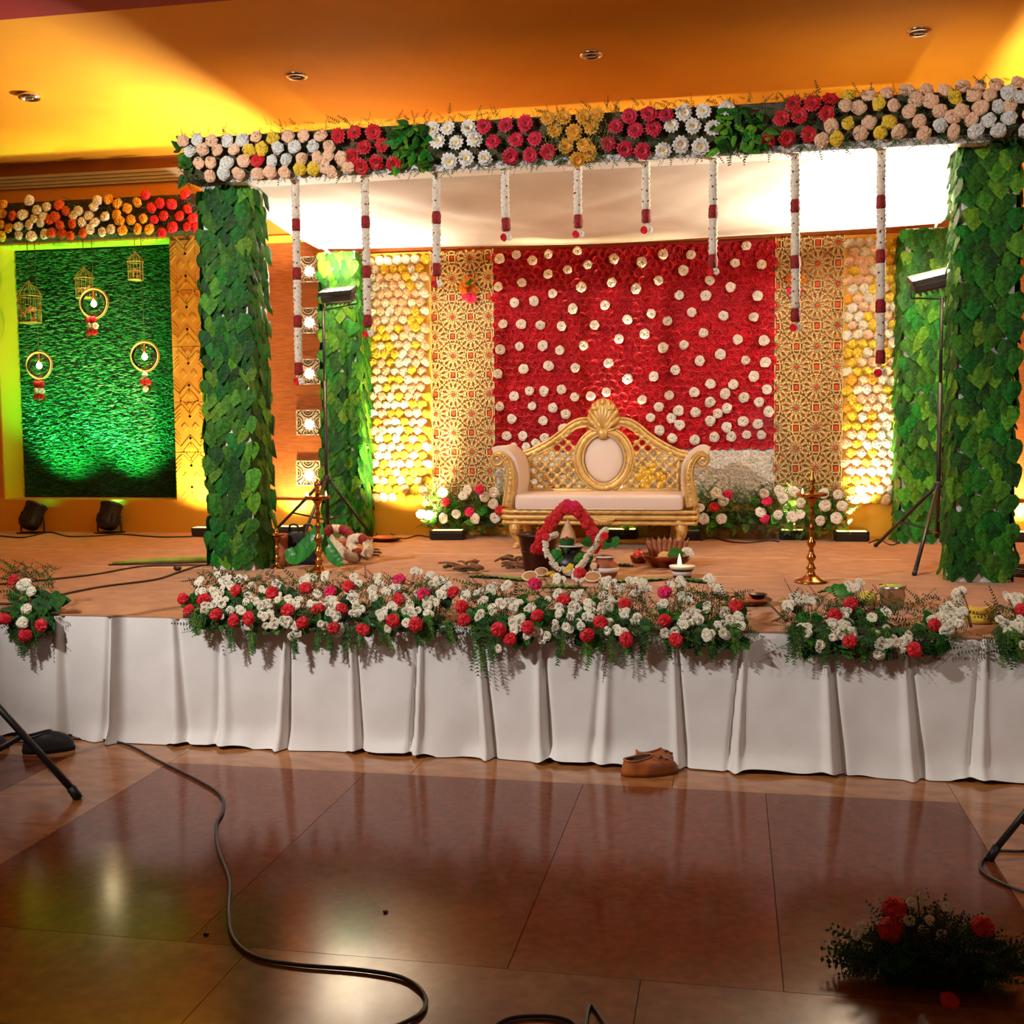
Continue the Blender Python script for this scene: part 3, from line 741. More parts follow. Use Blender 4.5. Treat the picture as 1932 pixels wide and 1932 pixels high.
# --- gold chevron column left of the canopy
m_chev = mat('chevron_board', (214, 158, 62), .5, .15)
m_chev2 = mat('chevron_relief', (222, 172, 70), .42, .25)
t = thing('chevron_panel', 'tall gold board of raised chevrons beside the turf niche', 'wall panel', (-4.15, YB-.03, ZP))
x0, x1 = -4.312, -3.985; tiles = [(ZP, 1.445), (1.45, 1.925), (1.93, 2.455), (2.46, 2.99), (2.995, 3.46)]
for zi, (z0, z1) in enumerate(tiles):
    b = MB(); b.box((x0, YB-.03, z0), (x1, YB+.005, z1), 0)
    cx = (x0+x1)/2; h = z1-z0; F = (YB-.037, YB-.028)
    def chev(zc, wd, hh, th, s_):
        strip(b, [(cx-wd, zc+s_*hh), (cx, zc), (cx+wd, zc+s_*hh)], th, F, 1)
    zm = z0+h/2
    for q in (0, .055): chev(zm+.10+q, .09, .10, .030 if q == 0 else .016, 1)
    for q in (0, .055): chev(zm-.10-q, .09, .10, .030 if q == 0 else .016, -1)
    for dx, dz, r in ((-.055, 0, .034), (.055, 0, .034), (0, .205, .028), (0, -.205, .028)):
        if z0+.03 < zm+dz < z1-.03: b.add([(cx+dx+a*r, F[0], zm+dz+c*r*1.1) for a, c in ((1, 0), (0, 1), (-1, 0), (0, -1))]+[(cx+dx+a*r, F[1], zm+dz+c*r*1.1) for a, c in ((1, 0), (0, 1), (-1, 0), (0, -1))], [(0, 3, 2, 1), (0, 1, 5, 4), (1, 2, 6, 5), (2, 3, 7, 6), (3, 0, 4, 7)], 1)
    for s_ in (-1, 1):
        for q in range(4):
            for v in (-1, 1): strip(b, [(cx+s_*.155, zm+v*(.03+q*.038)+v*.0), (cx+s_*.105, zm+v*(.09+q*.034))], .012, F, 1)
    b.build('chevron_tile', [m_chev, m_chev2], t)

# --- lit lattice boxes on the brown wallpaper
m_fret = mat('fret_cream', (236, 214, 180), .5)
m_fback = mat('fret_dark', (84, 46, 26), .7)
m_glow = mat('box_lamp', (255, 236, 190), .5, emit=7, ecol=(255, 226, 170))
for i, (y0, y1) in enumerate(((482, 535.6), (578.6, 632), (674, 729), (771, 823.6), (866.6, 919))):
    c = at(583.5, (y0+y1)/2, y=YB); h = .118
    lab = 'square lit fretwork box on the brown wall, '+('topmost of five', 'second from the top of five', 'middle one of five', 'second from the bottom of five', 'lowest of five, behind the brass lamp')[i]
    t = thing('fretwork_light', lab, 'wall light', c-V((0, 0, h)), 'fretwork lights on the brown wall')
    MB().box((c.x-h, YB-.012, c.z-h), (c.x+h, YB+.004, c.z+h)).build('back_plate', m_fback, t)
    b = MB(); F = (YB-.028, YB-.01); gx, gz = c.x+.01, c.z-.02
    def cl(pts): strip(b, [(min(max(x, c.x-h), c.x+h), min(max(z, c.z-h), c.z+h)) for x, z in pts], .0105, F)
    for (ex, ez) in ((-h, 0), (h, 0), (0, h), (0, -h)):
        for r in (.03, .055, .08):
            a0 = math.atan2(-ez, -ex)
            cl([(c.x+ex+r*math.cos(a0+q*PI/12), c.z+ez+r*math.sin(a0+q*PI/12)) for q in range(-6, 7)])
    for q in range(12):
        a = 2*PI*q/12; strip(b, [(gx+.045*math.cos(a), gz+.045*math.sin(a)), (gx+.066*math.cos(a), gz+.066*math.sin(a))], .011, F)
    for sx in (-1, 1):
        for sz in (-1, 1): cl([(c.x+sx*.07, c.z+sz*h), (c.x+sx*.085, c.z+sz*.085), (c.x+sx*h, c.z+sz*.07)])
    for (p0, p1) in (((-h, -h), (h, -h)), ((h, -h), (h, h)), ((h, h), (-h, h)), ((-h, h), (-h, -h))): strip(b, [(c.x+p0[0]*.96, c.z+p0[1]*.96), (c.x+p1[0]*.96, c.z+p1[1]*.96)], .011, F)
    b.build('fretwork', m_fret, t)
    lamp('box_light', 'POINT', (gx, YB-.10, gz), (gx, YB, gz), .12, (1, .82, .55), .03)
    MB().lathe([(.052, 0), (.052, .012), (.03, .022), (0, .026)], n=16, M=Matrix.Translation((gx, YB-.012, gz)) @ Matrix.Rotation(PI/2, 4, 'X')).build('lamp', m_glow, t)

# ================================================================== turf niche
t = thing('turf_panel', 'tall artificial turf panel set into the wall niche under green light', 'turf panel', ((NX0+NX1)/2, NY, ZP))
MB().box((NX0+.012, NY+.03, ZP), (NX1+.1, NY+.045, NZ1-.012)).build('backing_board', mat('turf_backing', (8, 44, 22), .9), t)
b = MB()
for i in range(15000):
    x = rnd(NX0+.02, NX1+.02); z = rnd(ZP+.01, NZ1-.03); L = rnd(.03, .06); a = rnd(-.5, .25)+(PI if random.random() < .4 else 0)
    d = V((math.cos(a)*L, -rnd(.012, .04), math.sin(a)*L*.6-.008)); p = V((x, NY+.032, z)); wv = V((0, -.002, .0035))
    b.add([p-wv, p+wv, p+d*.6+wv*.8+V((0, -.006, 0)), p+d*.6-wv*.8+V((0, -.006, 0)), p+d], [(0, 3, 2, 1), (3, 4, 2)], random.choice((0, 0, 1)))
b.build('turf', [mat('turf_blade', (20, 104, 46), .34), mat('turf_blade_light', (44, 130, 60), .3)], t, kind='stuff')
YH = 4.58
m_wire = mat('cage_wire', (206, 160, 84), .4, .4)
m_string = mat('string', (60, 70, 40), .8)
for px, w2, ty, by, lab in ((57, 23, 528, 609, 'large gold wire birdcage holding pale flowers, hanging alone'), (160, 18, 502, 562, 'gold wire birdcage hanging behind a hoop lamp'), (256, 15, 473, 528, 'small gold wire birdcage hanging near the chevron panel')):
    top = at(px, ty, y=YH+(.08 if px == 160 else 0)); bot = at(px, by, y=top.y); c = V((bot.x, top.y, bot.z)); r = w2/218; H = top.z-bot.z
    t = thing('birdcage', lab, 'birdcage', c, 'birdcages hanging before the turf')
    b = MB(); n = 14; zs = H*.58
    for k in range(n):
        a = 2*PI*k/n; ca, sa = math.cos(a), math.sin(a)
        b.tube([c+V((r*ca*q, r*sa*q, z)) for q, z in ((1, 0), (1, zs*.6), (1.0, zs), (1.1, zs+H*.04), (.9, zs+H*.16), (.45, zs+H*.28), (.06, zs+H*.36))], .0022, 4)
    b.build('bars', m_wire, t)
    for q, z in ((1, 0), (1, zs*.5), (1.12, zs+H*.03)):
        MB().tube([c+V((r*q*math.cos(2*PI*k/24), r*q*math.sin(2*PI*k/24), z)) for k in range(24)], .0045, 6, closed=True).build('hoop', m_wire, t)
    MB().lathe([(0, 0), (r, 0), (r, .006), (0, .006)], c, 20).build('floor_tray', m_wire, t)
    MB().lathe([(.012, zs+H*.34), (.016, zs+H*.37), (.006, zs+H*.40), (0, H)], c, 10).build('finial', m_wire, t)
    for k in range(7 if px == 57 else 4):
        put('flower', random.choice(RUF['P']), t, c+V((rnd(-.4, .4)*r, rnd(-.4, .4)*r, .03+rnd(0, .45)*zs)), face((rnd(-1, 1), -1, rnd(-.5, 1))), .026*r/.1)
    MB().tube([c+V((0, 0, H-.005)), V((c.x, c.y, 3.53))], .0035, 5).build('cord', m_string, t)
m_bulb = mat('bulb_glow', (255, 240, 200), .4, emit=38, ecol=(255, 225, 150))
m_glass = bpy.data.materials.new('globe_glass'); m_glass.use_nodes = True
_n = m_glass.node_tree.nodes; _l = m_glass.node_tree.links
_tr = _n.new('ShaderNodeBsdfTransparent'); _gl = _n.new('ShaderNodeBsdfGlossy'); _mx = _n.new('ShaderNodeMixShader'); _fr = _n.new('ShaderNodeFresnel')
_tr.inputs[0].default_value = (.93, .94, .88, 1); _gl.inputs['Roughness'].default_value = .05; _fr.inputs[0].default_value = 1.25
_l.new(_fr.outputs[0], _mx.inputs[0]); _l.new(_tr.outputs[0], _mx.inputs[1]); _l.new(_gl.outputs[0], _mx.inputs[2]); _l.new(_mx.outputs[0], _n['Material Output'].inputs[0])
for px, py, rp, fl_, lab in ((177, 573, 31, ((172, 604, 'r'), (176, 616, 'w'), (174, 628, 'r')), 'hoop lamp in front of a birdcage, red and white flowers under it'),
                       (74, 690, 29, ((74, 724, 'r'), (75, 737, 'w'), (74, 749, 'r')), 'hoop lamp hanging below the large birdcage, flowers under it'),
                       (273, 673, 31, ((274, 706, 'w'), (275, 720, 'r'), (275, 733, 'w')), 'hoop lamp hanging below the small birdcage, flat red flowers under it')):
    yy = YH-.02 if px != 177 else YH-.13
    c = at(px, py, y=yy); r = rp/218
    t = thing('hoop_lamp', lab, 'hanging lamp', c-V((0, 0, r)), 'hoop lamps hanging before the turf')
    MB().tube([c+V((r*math.cos(2*PI*k/40), .01*math.sin(4*PI*k/40), r*math.sin(2*PI*k/40))) for k in range(40)], .011, 8, closed=True).build('hoop', mat('hoop_cane', (188, 150, 60), .5), t)
    MB().ball(c, r*.86, 24, 14).build('globe', m_glass, t)
    MB().tube([c+V((0, 0, .03)), c+V((0, 0, .06)), c+V((0, 0, .085)), c+V((0, 0, r))], [.016, .016, .012, .004], 8).build('socket', m_brass, t)
    MB().lathe([(0, -.034), (.02, -.024), (.028, -.004), (.022, .016), (.012, .032)], c, 14).build('bulb', m_bulb, t)
    for fx, fy, k in fl_:
        p = at(fx, fy, y=yy)
        for q in (-1, 0, 1):
            if q and k == 'w' and px == 273: continue
            put('flower', random.choice(RUF[k]), t, p+V((q*.028, -.01*abs(q), rnd(-.006, .006))), face((q*.6, -1, rnd(-.2, .2))), .032)
    for k in range(7): put('leaf', LEAF['2'][k % 3], t, at(fl_[2][0], fl_[2][1]+4, y=yy)+V((rnd(-.04, .04), .01, rnd(0, .05))), face((rnd(-.5, .5), -1, .3), rnd(-.7, .7)), .05)
    MB().tube([c+V((0, 0, r)), V((c.x, c.y, 3.53))], .0035, 5).build('cord', m_string, t)
    lamp('hoop_lamp_light', 'POINT', c+V((0, -.05, 0)), c, 3.0, (1, .8, .5), .03)
# ================================================================== THE SOFA
def sz(X, Y, y): return at(900+X/4.025, 730+Y/4.025, y=y)
SY0, SY1, SB = 3.56, 4.2, 4.15
sofa = thing('throne_sofa', 'carved gold wedding sofa with cream upholstery and oval back medallion', 'sofa', (-.1, 3.88, HS))
xa, xb = sz(195, 950, SY0).x, sz(1660, 950, SY0).x
zr0, zr1 = .872, .985
b = MB(); b.bbox((xa+.01, SY0+.015, zr0), (xb-.01, SY1, zr1), .012, 0, smooth=False)
for z, r in ((zr1-.012, .016), (zr0+.057, .02), (zr0+.012, .016)):
    loop = [(xa, SY1, z), (xa, SY0+.02, z), (xa+.02, SY0, z)]+[(xa+(xb-xa)*k/60, SY0, z) for k in range(2, 59)]+[(xb-.02, SY0, z), (xb, SY0+.02, z), (xb, SY1, z)]
    b.tube(loop, r, 10, 0, twist=(2, .22, 160) if r < .018 else None, up=(0, 0, 1))
rail = b.build('seat_rail', m_gold, sofa)
# apron shell under the rail
b = MB(); c = sz(965, 1000, SY0)
for k in range(-4, 5):
    a = k*.33; e = c+V((math.sin(a)*.085, -.012, -math.cos(a)*.052)); b.tube([c+V((0, -.01, .01)), (c+e)/2+V((0, -.008, 0)), e], [.008, .013, .009], 8)
b.tube([c+V((-.10, -.008, .008)), c+V((-.06, -.012, -.01)), c+V((0, -.014, -.002)), c+V((.06, -.012, -.01)), c+V((.10, -.008, .008))], .012, 8)
b.build('apron_shell', m_gold, rail)
for X, y, back in ((300, SY0+.05, 0), (1545, SY0+.05, 0), (385, SY1-.05, 1), (1500, SY1-.05, 1)):
    x = sz(X, 1050, y).x; sg = -1 if x < -.1 else 1
    b = MB(); q = 0 if back else 1
    path = cr([(x-sg*.01, y+.01*q, zr0+.03), (x+sg*.012, y-.015*q, zr0-.03), (x+sg*.008, y-.012*q, HS+.12), (x-sg*.012, y+.004, HS+.06), (x-sg*.004, y-.008*q, HS+.022), (x+sg*.01, y-.022*q, HS+.012)], 5)
    n = len(path); rad = [max(.024, (.058-.034*i/(n-8)) if i < n-8 else .024+.010*(i-n+8)/8) for i in range(n)]
    rad[-1] = .012
    b.tube(path, rad, 12); b.lathe([(.02, 0), (.026, .004), (.026, .014), (.015, .022)], (path[-1].x, path[-1].y, HS), 12)
    if not back:
        for a in (-.5, 0, .5): b.tube([V((x+math.sin(a)*.03, y-.045, zr0)), V((x+math.sin(a)*.034+sg*.01, y-.058, zr0-.04)), V((x+math.sin(a)*.02+sg*.012, y-.05, zr0-.09))], [.006, .011, .004], 6)
    b.build('leg', m_gold, sofa)
xc0, xc1 = sz(284, 850, SY0).x, sz(1568, 850, SY0).x
b = MB(); b.bbox((xc0, SY0-.012, zr1-.004), (xc1, 4.12, zr1+.128), .035, 0, seg=5)
cu = b.build('seat_cushion', m_uphol, sofa)
MB().tube([(xc0+.03, SY0-.012, zr1+.012), (xc1-.03, SY0-.012, zr1+.012)], .006, 6).build('piping', m_uphol, cu)
# arms
PATH = [(228, 912), (245, 800), (255, 700), (250, 630), (232, 575), (200, 530), (160, 505), (122, 520), (110, 555), (133, 592), (170, 588), (188, 556), (168, 535), (150, 550)]
RAD = [48, 46, 42, 38, 34, 29, 24, 21, 19, 17, 15, 13, 11, 9]
for side in (0, 1):
    f = (lambda X: X) if side == 0 else (lambda X: 1860-X)
    P = [sz(f(X), Y, SY0) for X, Y in PATH]; sm = cr(P, 6); rr = []
    for i in range(len(sm)):
        u = i/6; k = min(int(u), len(RAD)-2); rr.append((RAD[k]+(RAD[k+1]-RAD[k])*(u-k))/4.025/236)
    arm = None
    b = MB(); b.tube([p+V((0, .035, 0)) for p in sm], rr, 12, 0, flat=.9, up=(0, 1, 0))
    # beaded edges and carved diamonds on the front of the post
    for o in (-.62, .62):
        ed = []
        for i in range(0, 44):
            t_ = (sm[min(i+1, len(sm)-1)]-sm[max(i-1, 0)]).normalized(); n_ = V((t_.z, 0, -t_.x)); ed.append(sm[i]+n_*rr[i]*o+V((0, .035-rr[i]*.75, 0)))
        b.tube(ed, .007, 6, 0, twist=(2, .3, 220), up=(0, 1, 0))
    for i in range(3, 34, 3): b.ball(sm[i]+V((0, .035-rr[i]*.88, 0)), .012, 8, 5, 0, (1, .6, 1.3))
    arm = b.build('arm_post', m_gold, sofa)
    b = MB(); b.ball(sm[-1]+V((0, .015, 0)), .017, 12, 7); b.build('scroll_boss', m_gold, arm)
    # rolled pad behind the post
    pp = [p.copy() for p in P[:8]]; sg = 1 if side == 0 else -1
    fine = cr(pp, 5); poly = []; other = []
    for i, p in enumerate(fine):
        t_ = (fine[min(i+1, len(fine)-1)]-fine[max(i-1, 0)]).normalized(); n_ = V((t_.z, 0, -t_.x))*sg
        poly.append((p.x+n_.x*.062, p.z+n_.z*.062)); other.append((p.x-n_.x*.018, p.z-n_.z*.018))
    n = len(poly); vs = []; fs = []
    ys = (SY0+.055, SY0+.065, 4.05, 4.16)
    for yi, yy in enumerate(ys):
        k = .93 if yi in (0,) else 1
        for a_, o_ in zip(poly, other): vs.append((o_[0]+(a_[0]-o_[0])*k, yy, o_[1]+(a_[1]-o_[1])*k))
        for o_ in other: vs.append((o_[0], yy, o_[1]))
    for yi in range(3):
        o0, o1 = yi*2*n, (yi+1)*2*n
        for i in range(n-1):
            fs.append((o0+i, o0+i+1, o1+i+1, o1+i)); fs.append((o0+n+i, o1+n+i, o1+n+i+1, o0+n+i+1))
        fs.append((o0+n-1, o0+2*n-1, o1+2*n-1, o1+n-1)); fs.append((o0, o1, o1+n, o0+n))
    for i in range(n-1): fs.append((i, n+i, n+i+1, i+1)); fs.append((6*n+i, 6*n+i+1, 7*n+i+1, 7*n+i))
    b = MB(); b.add(vs, fs, 0, False); pad = b.build('arm_pad', m_uphol, sofa)
    for p_ in pad.data.polygons: p_.use_smooth = abs(p_.normal.y) < .5
# back: top rail
TR = [(318, 530), (400, 508), (480, 470), (560, 425), (640, 368), (710, 308), (780, 272), (850, 268), (902, 300), (898, 340), (858, 348), (842, 322)]
TW = [30, 30, 30, 30, 30, 30, 30, 28, 24, 18, 14, 10]
b = MB()
for side in (0, 1):
    f = (lambda X: X) if side == 0 else (lambda X: 1920-X)
    sm = cr([sz(f(X), Y, SB) for X, Y in TR], 6); rr = []
    for i in range(len(sm)):
        u = i/6; k = min(int(u), len(TW)-2); rr.append((TW[k]+(TW[k+1]-TW[k])*(u-k))/4.025/222)
    b.tube(sm, [r*.62 for r in rr], 12, 0, twist=(2, .2, 110), up=(0, 1, 0))
    for o in (-.95, .95):
        ed = []
        for i in range(len(sm)):
            t_ = (sm[min(i+1, len(sm)-1)]-sm[max(i-1, 0)]).normalized(); ed.append(sm[i]+V((t_.z, 0, -t_.x))*rr[i]*o)
        b.tube(ed, [r*.36 for r in rr], 8, 0, up=(0, 1, 0))
    b.tube([p+V((0, .03, 0)) for p in sm], [r*.95 for r in rr], 8, 0, flat=.5, up=(0, 1, 0))
top = b.build('back_rail', m_gold, sofa)
# crest shell
b = MB(); base = sz(960, 345, SB)+V((0, -.015, 0))
outl = [(838, 232), (852, 175), (882, 125), (920, 97), (960, 85), (1000, 97), (1038, 125), (1068, 175), (1082, 232)]
for X, Y in outl:
    e = sz(X, Y, SB)+V((0, -.01, 0)); q = (base+e)/2+V((0, -.03, 0)); b.tube(cr([base, q, e], 4), [.008, .012, .016, .02, .024, .026, .027, .024, .012], 8, flat=.8)
b.prism([(p.x, p.z) for p in [sz(X, Y, SB) for X, Y in [(870, 330)]+outl+[(1050, 330)]]], .04, 0, Matrix(((1, 0, 0, 0), (0, 0, 1, SB), (0, 1, 0, 0), (0, 0, 0, 1))))
for X, Y, s_ in ((905, 165, 1), (1015, 165, -1)):
    p = sz(X, Y, SB); b.ball(p+V((0, -.045, 0)), .03, 10, 6, 0, (1.3, .5, .7))
p = sz(960, 120, SB); b.ball(p+V((0, -.04, 0)), .024, 10, 6, 0, (.8, .7, 1.5))
for s_ in (-1, 1):   # acanthus leaves spreading from the neck
    for dx, dy, r in ((35, -95, .02), (75, -75, .018), (110, -40, .016), (60, -120, .016)):
        e = sz(960+s_*dx, 345+dy, SB)+V((0, -.04, 0)); b.tube(cr([base+V((0, -.02, 0)), (base+e)/2+V((s_*.012, -.025, 0)), e], 4), [.01, .014, .017, .019, r, r, .014, .01, .005], 8, flat=.7)
b.tube([sz(960, 330, SB)+V((0, -.05, .01)), sz(960, 350, SB)+V((0, -.055, 0)), sz(960, 392, SB)+V((0, -.045, 0))], [.034, .038, .04], 12, flat=.55)
b.build('crest_shell', m_gold, top)
# medallion
def egg(u, rx, ry, dy=0):
    x = math.cos(u); y = math.sin(u)
    return sz(967+rx*x*(1-.10*max(0, y)**2), 545+dy+ry*y*(1.06 if y > 0 else 1), SB)
b = MB(); n = 72
b.tube([egg(2*PI*k/n, 192, 208)+V((0, -.03, 0)) for k in range(n)], .027, 10, 0, True, twist=(2, .22, 130), up=(0, 1, 0))
b.tube([egg(2*PI*k/n, 160, 182)+V((0, -.035, 0)) for k in range(n)], .011, 8, 0, True)
b.tube([egg(2*PI*k/n, 222, 236)+V((0, -.02, 0)) for k in range(n)], .013, 8, 0, True)
b.tube([egg(2*PI*k/n, 192, 208)+V((0, .0, 0)) for k in range(n)], .042, 8, 0, True, flat=.5, up=(0, 1, 0))
med = b.build('medallion_frame', m_gold, sofa)
b = MB(); vs = []; fs = []; rings = [(1, 0), (.97, -.018), (.85, -.034), (.6, -.046), (.3, -.052)]
for q, dy in rings:
    for k in range(48):
        e = egg(2*PI*k/48, 158*q, 180*q); vs.append(e+V((0, dy+.005, 0)))
for r in range(4):
    for k in range(48): fs.append((r*48+k, r*48+(k+1) % 48, (r+1)*48+(k+1) % 48, (r+1)*48+k))
fs.append(tuple(range(192, 240))); fs.append(tuple(reversed(range(48))))
b.add(vs, fs, 0, True); b.build('medallion_pad', m_uphol, med)
# open diamond lattice on both sides of the medallion
def rail_y(X):
    X = X if X < 960 else 1920-X
    T = TR[:8]
    for (x0_, y0_), (x1_, y1_) in zip(T[:-1], T[1:]):
        if x0_ <= X <= x1_: return y0_+(y1_-y0_)*(X-x0_)/(x1_-x0_)
    return 270
def okl(X, Y): return 372 < X < 1548 and Y > rail_y(X)+18 and Y < 805 and ((X-967)/212)**2+((Y-548)/232)**2 > 1 and not (Y < 440 and 735 < X < 1190)
m_pearl = mat('lattice_pearl', (232, 220, 196), .4)
for side in (0, 1):
    b = MB(); bp = MB()
    for i in range(0, 30):
        for j in range(0, 14):
            X = 352+i*43; Y = 340+j*42
            if (X < 960) != (side == 0) or (i+j) % 2 or not okl(X, Y): continue
            p = sz(X, Y, SB)
            for dj in (-1, 1):
                if okl(X+43, Y+42*dj): b.tube([p, sz(X+43, Y+42*dj, SB)], .014, 6, 0, flat=.8)
            b.ball(p+V((0, -.008, 0)), .025, 10, 6, 0, (1, .6, 1))
            if j % 2: bp.ball(p+V((0, -.02, 0)), .008, 8, 5)
    b.tube([sz(378, 803, SB), sz(850, 803, SB)] if side == 0 else [sz(1085, 803, SB), sz(1545, 803, SB)], .012, 6)
    la = b.build('back_lattice', m_gold, sofa); bp.build('lattice_studs', m_pearl, la)
b = MB()
for i in range(16):
    X, Y = 1330+rnd(-110, 110), 670+rnd(-85, 85); p = sz(X, Y, SB)+V((0, -.005, 0))
    b.ball(p, .036, 10, 6, 0, (1, .5, 1), wob=.12)
b.build('carved_bouquet', mat('bright_gold', (214, 168, 40), .4, .4), sofa)
MB().bbox((sz(385, 800, SB).x, SB-.02, zr1+.1), (sz(1540, 800, SB).x, SB+.03, zr1+.15), .012).build('back_lower_rail', m_gold, sofa)
for X in (395, 1525): 
    p = sz(X, 620, SB); MB().tube([(p.x, SB+.01, zr1-.02), (p.x, SB+.01, sz(X, 512, SB).z)], .022, 8).build('back_post', m_gold, sofa)

# ================================================================== LIGHT FIXTURES
m_led = mat('led_lens', (250, 240, 220), .3)
m_lens_on = mat('flood_glass', (255, 244, 220), .3, emit=30, ecol=(255, 238, 205))
def flood(hub, zhub, feet, head, aim, lab, pole_top, energy):
    t = thing('floodlight_stand', lab, 'floodlight', (hub[0], hub[1], HS), 'halogen floodlights on tripods')
    top = V((hub[0], hub[1], zhub))
    for fx, fy in feet:
        lg = MB().tube([top+V(((fx-hub[0])*.04, (fy-hub[1])*.04, 0)), (fx, fy, HS+.012)], .014, 8).build('leg', m_black, t)
        MB().ball((fx, fy, HS+.014), .018, 8, 5).build('rubber_foot', m_blackp, lg)
        q = top.lerp(V((fx, fy, HS)), .55); MB().tube([q, V((hub[0], hub[1], HS+.2))], .008, 6).build('brace', m_black, t)
    MB().tube([(hub[0], hub[1], HS+.16), (hub[0], hub[1], pole_top-.6)], .017, 10).build('lower_pole', m_black, t)
    MB().tube([(hub[0], hub[1], pole_top-.65), (hub[0], hub[1], pole_top)], .012, 10).build('upper_pole', m_black, t)
    b = MB(); b.lathe([(.026, -.03), (.03, -.02), (.03, .03), (.022, .04)], (hub[0], hub[1], zhub), 12); b.tube([(hub[0], hub[1], zhub), (hub[0]+.05, hub[1], zhub)], .008, 6); b.build('hub_clamp', m_blackp, t)
    head = V(head); R = face(aim, 0, (0, 1, .01)); M_ = Matrix.Translation(head) @ R
    b = MB(); b.bbox((-.14, -.085, -.09), (.14, .085, -.012), .02, M=M_, smooth=False)
    for k in range(6): b.cbox((-.1+.04*k, 0, -.1), (.008, .15, .03), M=M_)
    b.box((-.15, -.095, -.02), (.15, -.083, .012), M=M_); b.box((-.15, .083, -.02), (.15, .095, .012), M=M_); b.box((-.15, -.095, -.02), (-.138, .095, .012), M=M_); b.box((.138, -.095, -.02), (.15, .095, .012), M=M_)
    hd = b.build('lamp_head', m_black, t)
    MB().box((-.137, -.083, -.016), (.137, .083, -.006), M=M_).build('glass', m_lens_on, hd)
    MB().tube([M_ @ V((-.155, 0, -.04)), M_ @ V((-.155, 0, -.13)), V((hub[0], hub[1], pole_top)), M_ @ V((.155, 0, -.13)), M_ @ V((.155, 0, -.04))], .008, 6).build('yoke', m_black, t)
    lamp('flood_lamp', 'AREA', head+V(aim).normalized()*.03, head+V(aim), energy, (1, .86, .66), .26, sy=.16)
hl = at(637, 548, y=3.9)
flood((hl.x-.12, 3.86), 1.22, ((hl.x+.16, 4.26), (hl.x-.78, 4.1), (hl.x-.15, 3.25)), hl, (-.06, -.34, 1), 'black tripod floodlight before the pillar beside the fretwork lights', hl.z-.17, 200)
hr = at(1757, 520, y=3.2)
flood((hr.x+.07, 3.16), 1.20, ((2.11, 4.0), (2.14, 2.22), (2.62, 2.9)), hr, (-.22, -.36, 1), 'black tripod floodlight between the two leaf pillars, by the narrow yellow panel', hr.z-.17, 180)

def led_bar(px, py, wpx, lab, light=None, yaw=0):
    c = at(px, py, z=HS); h = wpx/2/232
    t = thing('led_wash_bar', lab, 'stage light', c, 'black LED bars along the back wall')
    M_ = Matrix.Translation(c) @ Matrix.Rotation(yaw, 4, 'Z')
    b = MB(); P = [(-.055, .0), (.055, .0), (.07, .06), (.07, .085), (-.07, .085), (-.07, .06)]
    b.add([(-h*.86, y, z) for y, z in P]+[(h*.86, y, z) for y, z in P]+[(-h, y*.8, z*.9+.008) for y, z in P]+[(h, y*.8, z*.9+.008) for y, z in P],
          [(i, (i+1) % 6, 6+(i+1) % 6, 6+i) for i in range(6)]+[(i, 12+i, 12+(i+1) % 6, (i+1) % 6) for i in range(6)]+[(6+i, 6+(i+1) % 6, 18+(i+1) % 6, 18+i) for i in range(6)]+[(12, 13, 14, 15, 16, 17), (23, 22, 21, 20, 19, 18)], 0, False, M_)
    b.build('housing', m_blackp, t)
    MB().box((-h*.84, -.055, .084), (h*.84, .055, .0875), M=M_).build('lens_strip', m_led if not light else light_lens, t)
    for s_ in (-1, 1): MB().cbox((s_*h*.7, 0, -.0), (.02, .12, .012), M=M_ @ Matrix.Translation((0, 0, .006))).build('foot', m_black, t)
    if light: lamp('wash_lamp', 'SPOT', c+V((light[4] if len(light) > 4 else 0, -.02, .12)), light[0], light[1], light[2], .05, light[3], .7)
light_lens = mat('led_lens_on', (255, 225, 140), .3, emit=4, ecol=(255, 214, 110))
WY = (1, .76, .30)
led_bar(845, 1018, 72, 'black LED bar at the foot of the flower bush, by the copper plate', ((-2.02, 4.6, 1.6), 400, (1, .80, .42), 92, -.17), .12)
led_bar(1173, 1016, 66, 'black LED bar with a white lit lens under the sofa', ((-.2, 3.95, 4.26), 1100, (1, .80, .42), 44))
led_bar(1293, 1019, 64, 'black LED bar behind a sofa leg')
led_bar(1494, 1018, 50, 'short black LED bar behind the brass lamp', ((1.5, 3.95, 4.26), 800, (1, .80, .42), 44))
led_bar(1606, 1021, 66, 'black LED bar under the narrow yellow flower panel', ((2.14, 4.62, 1.4), 330, (1, .80, .42), 52))
led_bar(384, 1012, 44, 'short black LED bar beside the front pillar, under the chevron panel', ((-4.1, 4.68, 1.6), 170, WY, 95))
led_bar(548, 1010, 60, 'black LED bar behind the black bag, under the brown wall', ((-3.05, 4.68, 1.5), 110, WY, 110))
led_bar(1928, 1022, 66, 'black LED bar beyond the right-hand canopy pillar', ((3.35, 4.68, 1.5), 170, WY, 100))

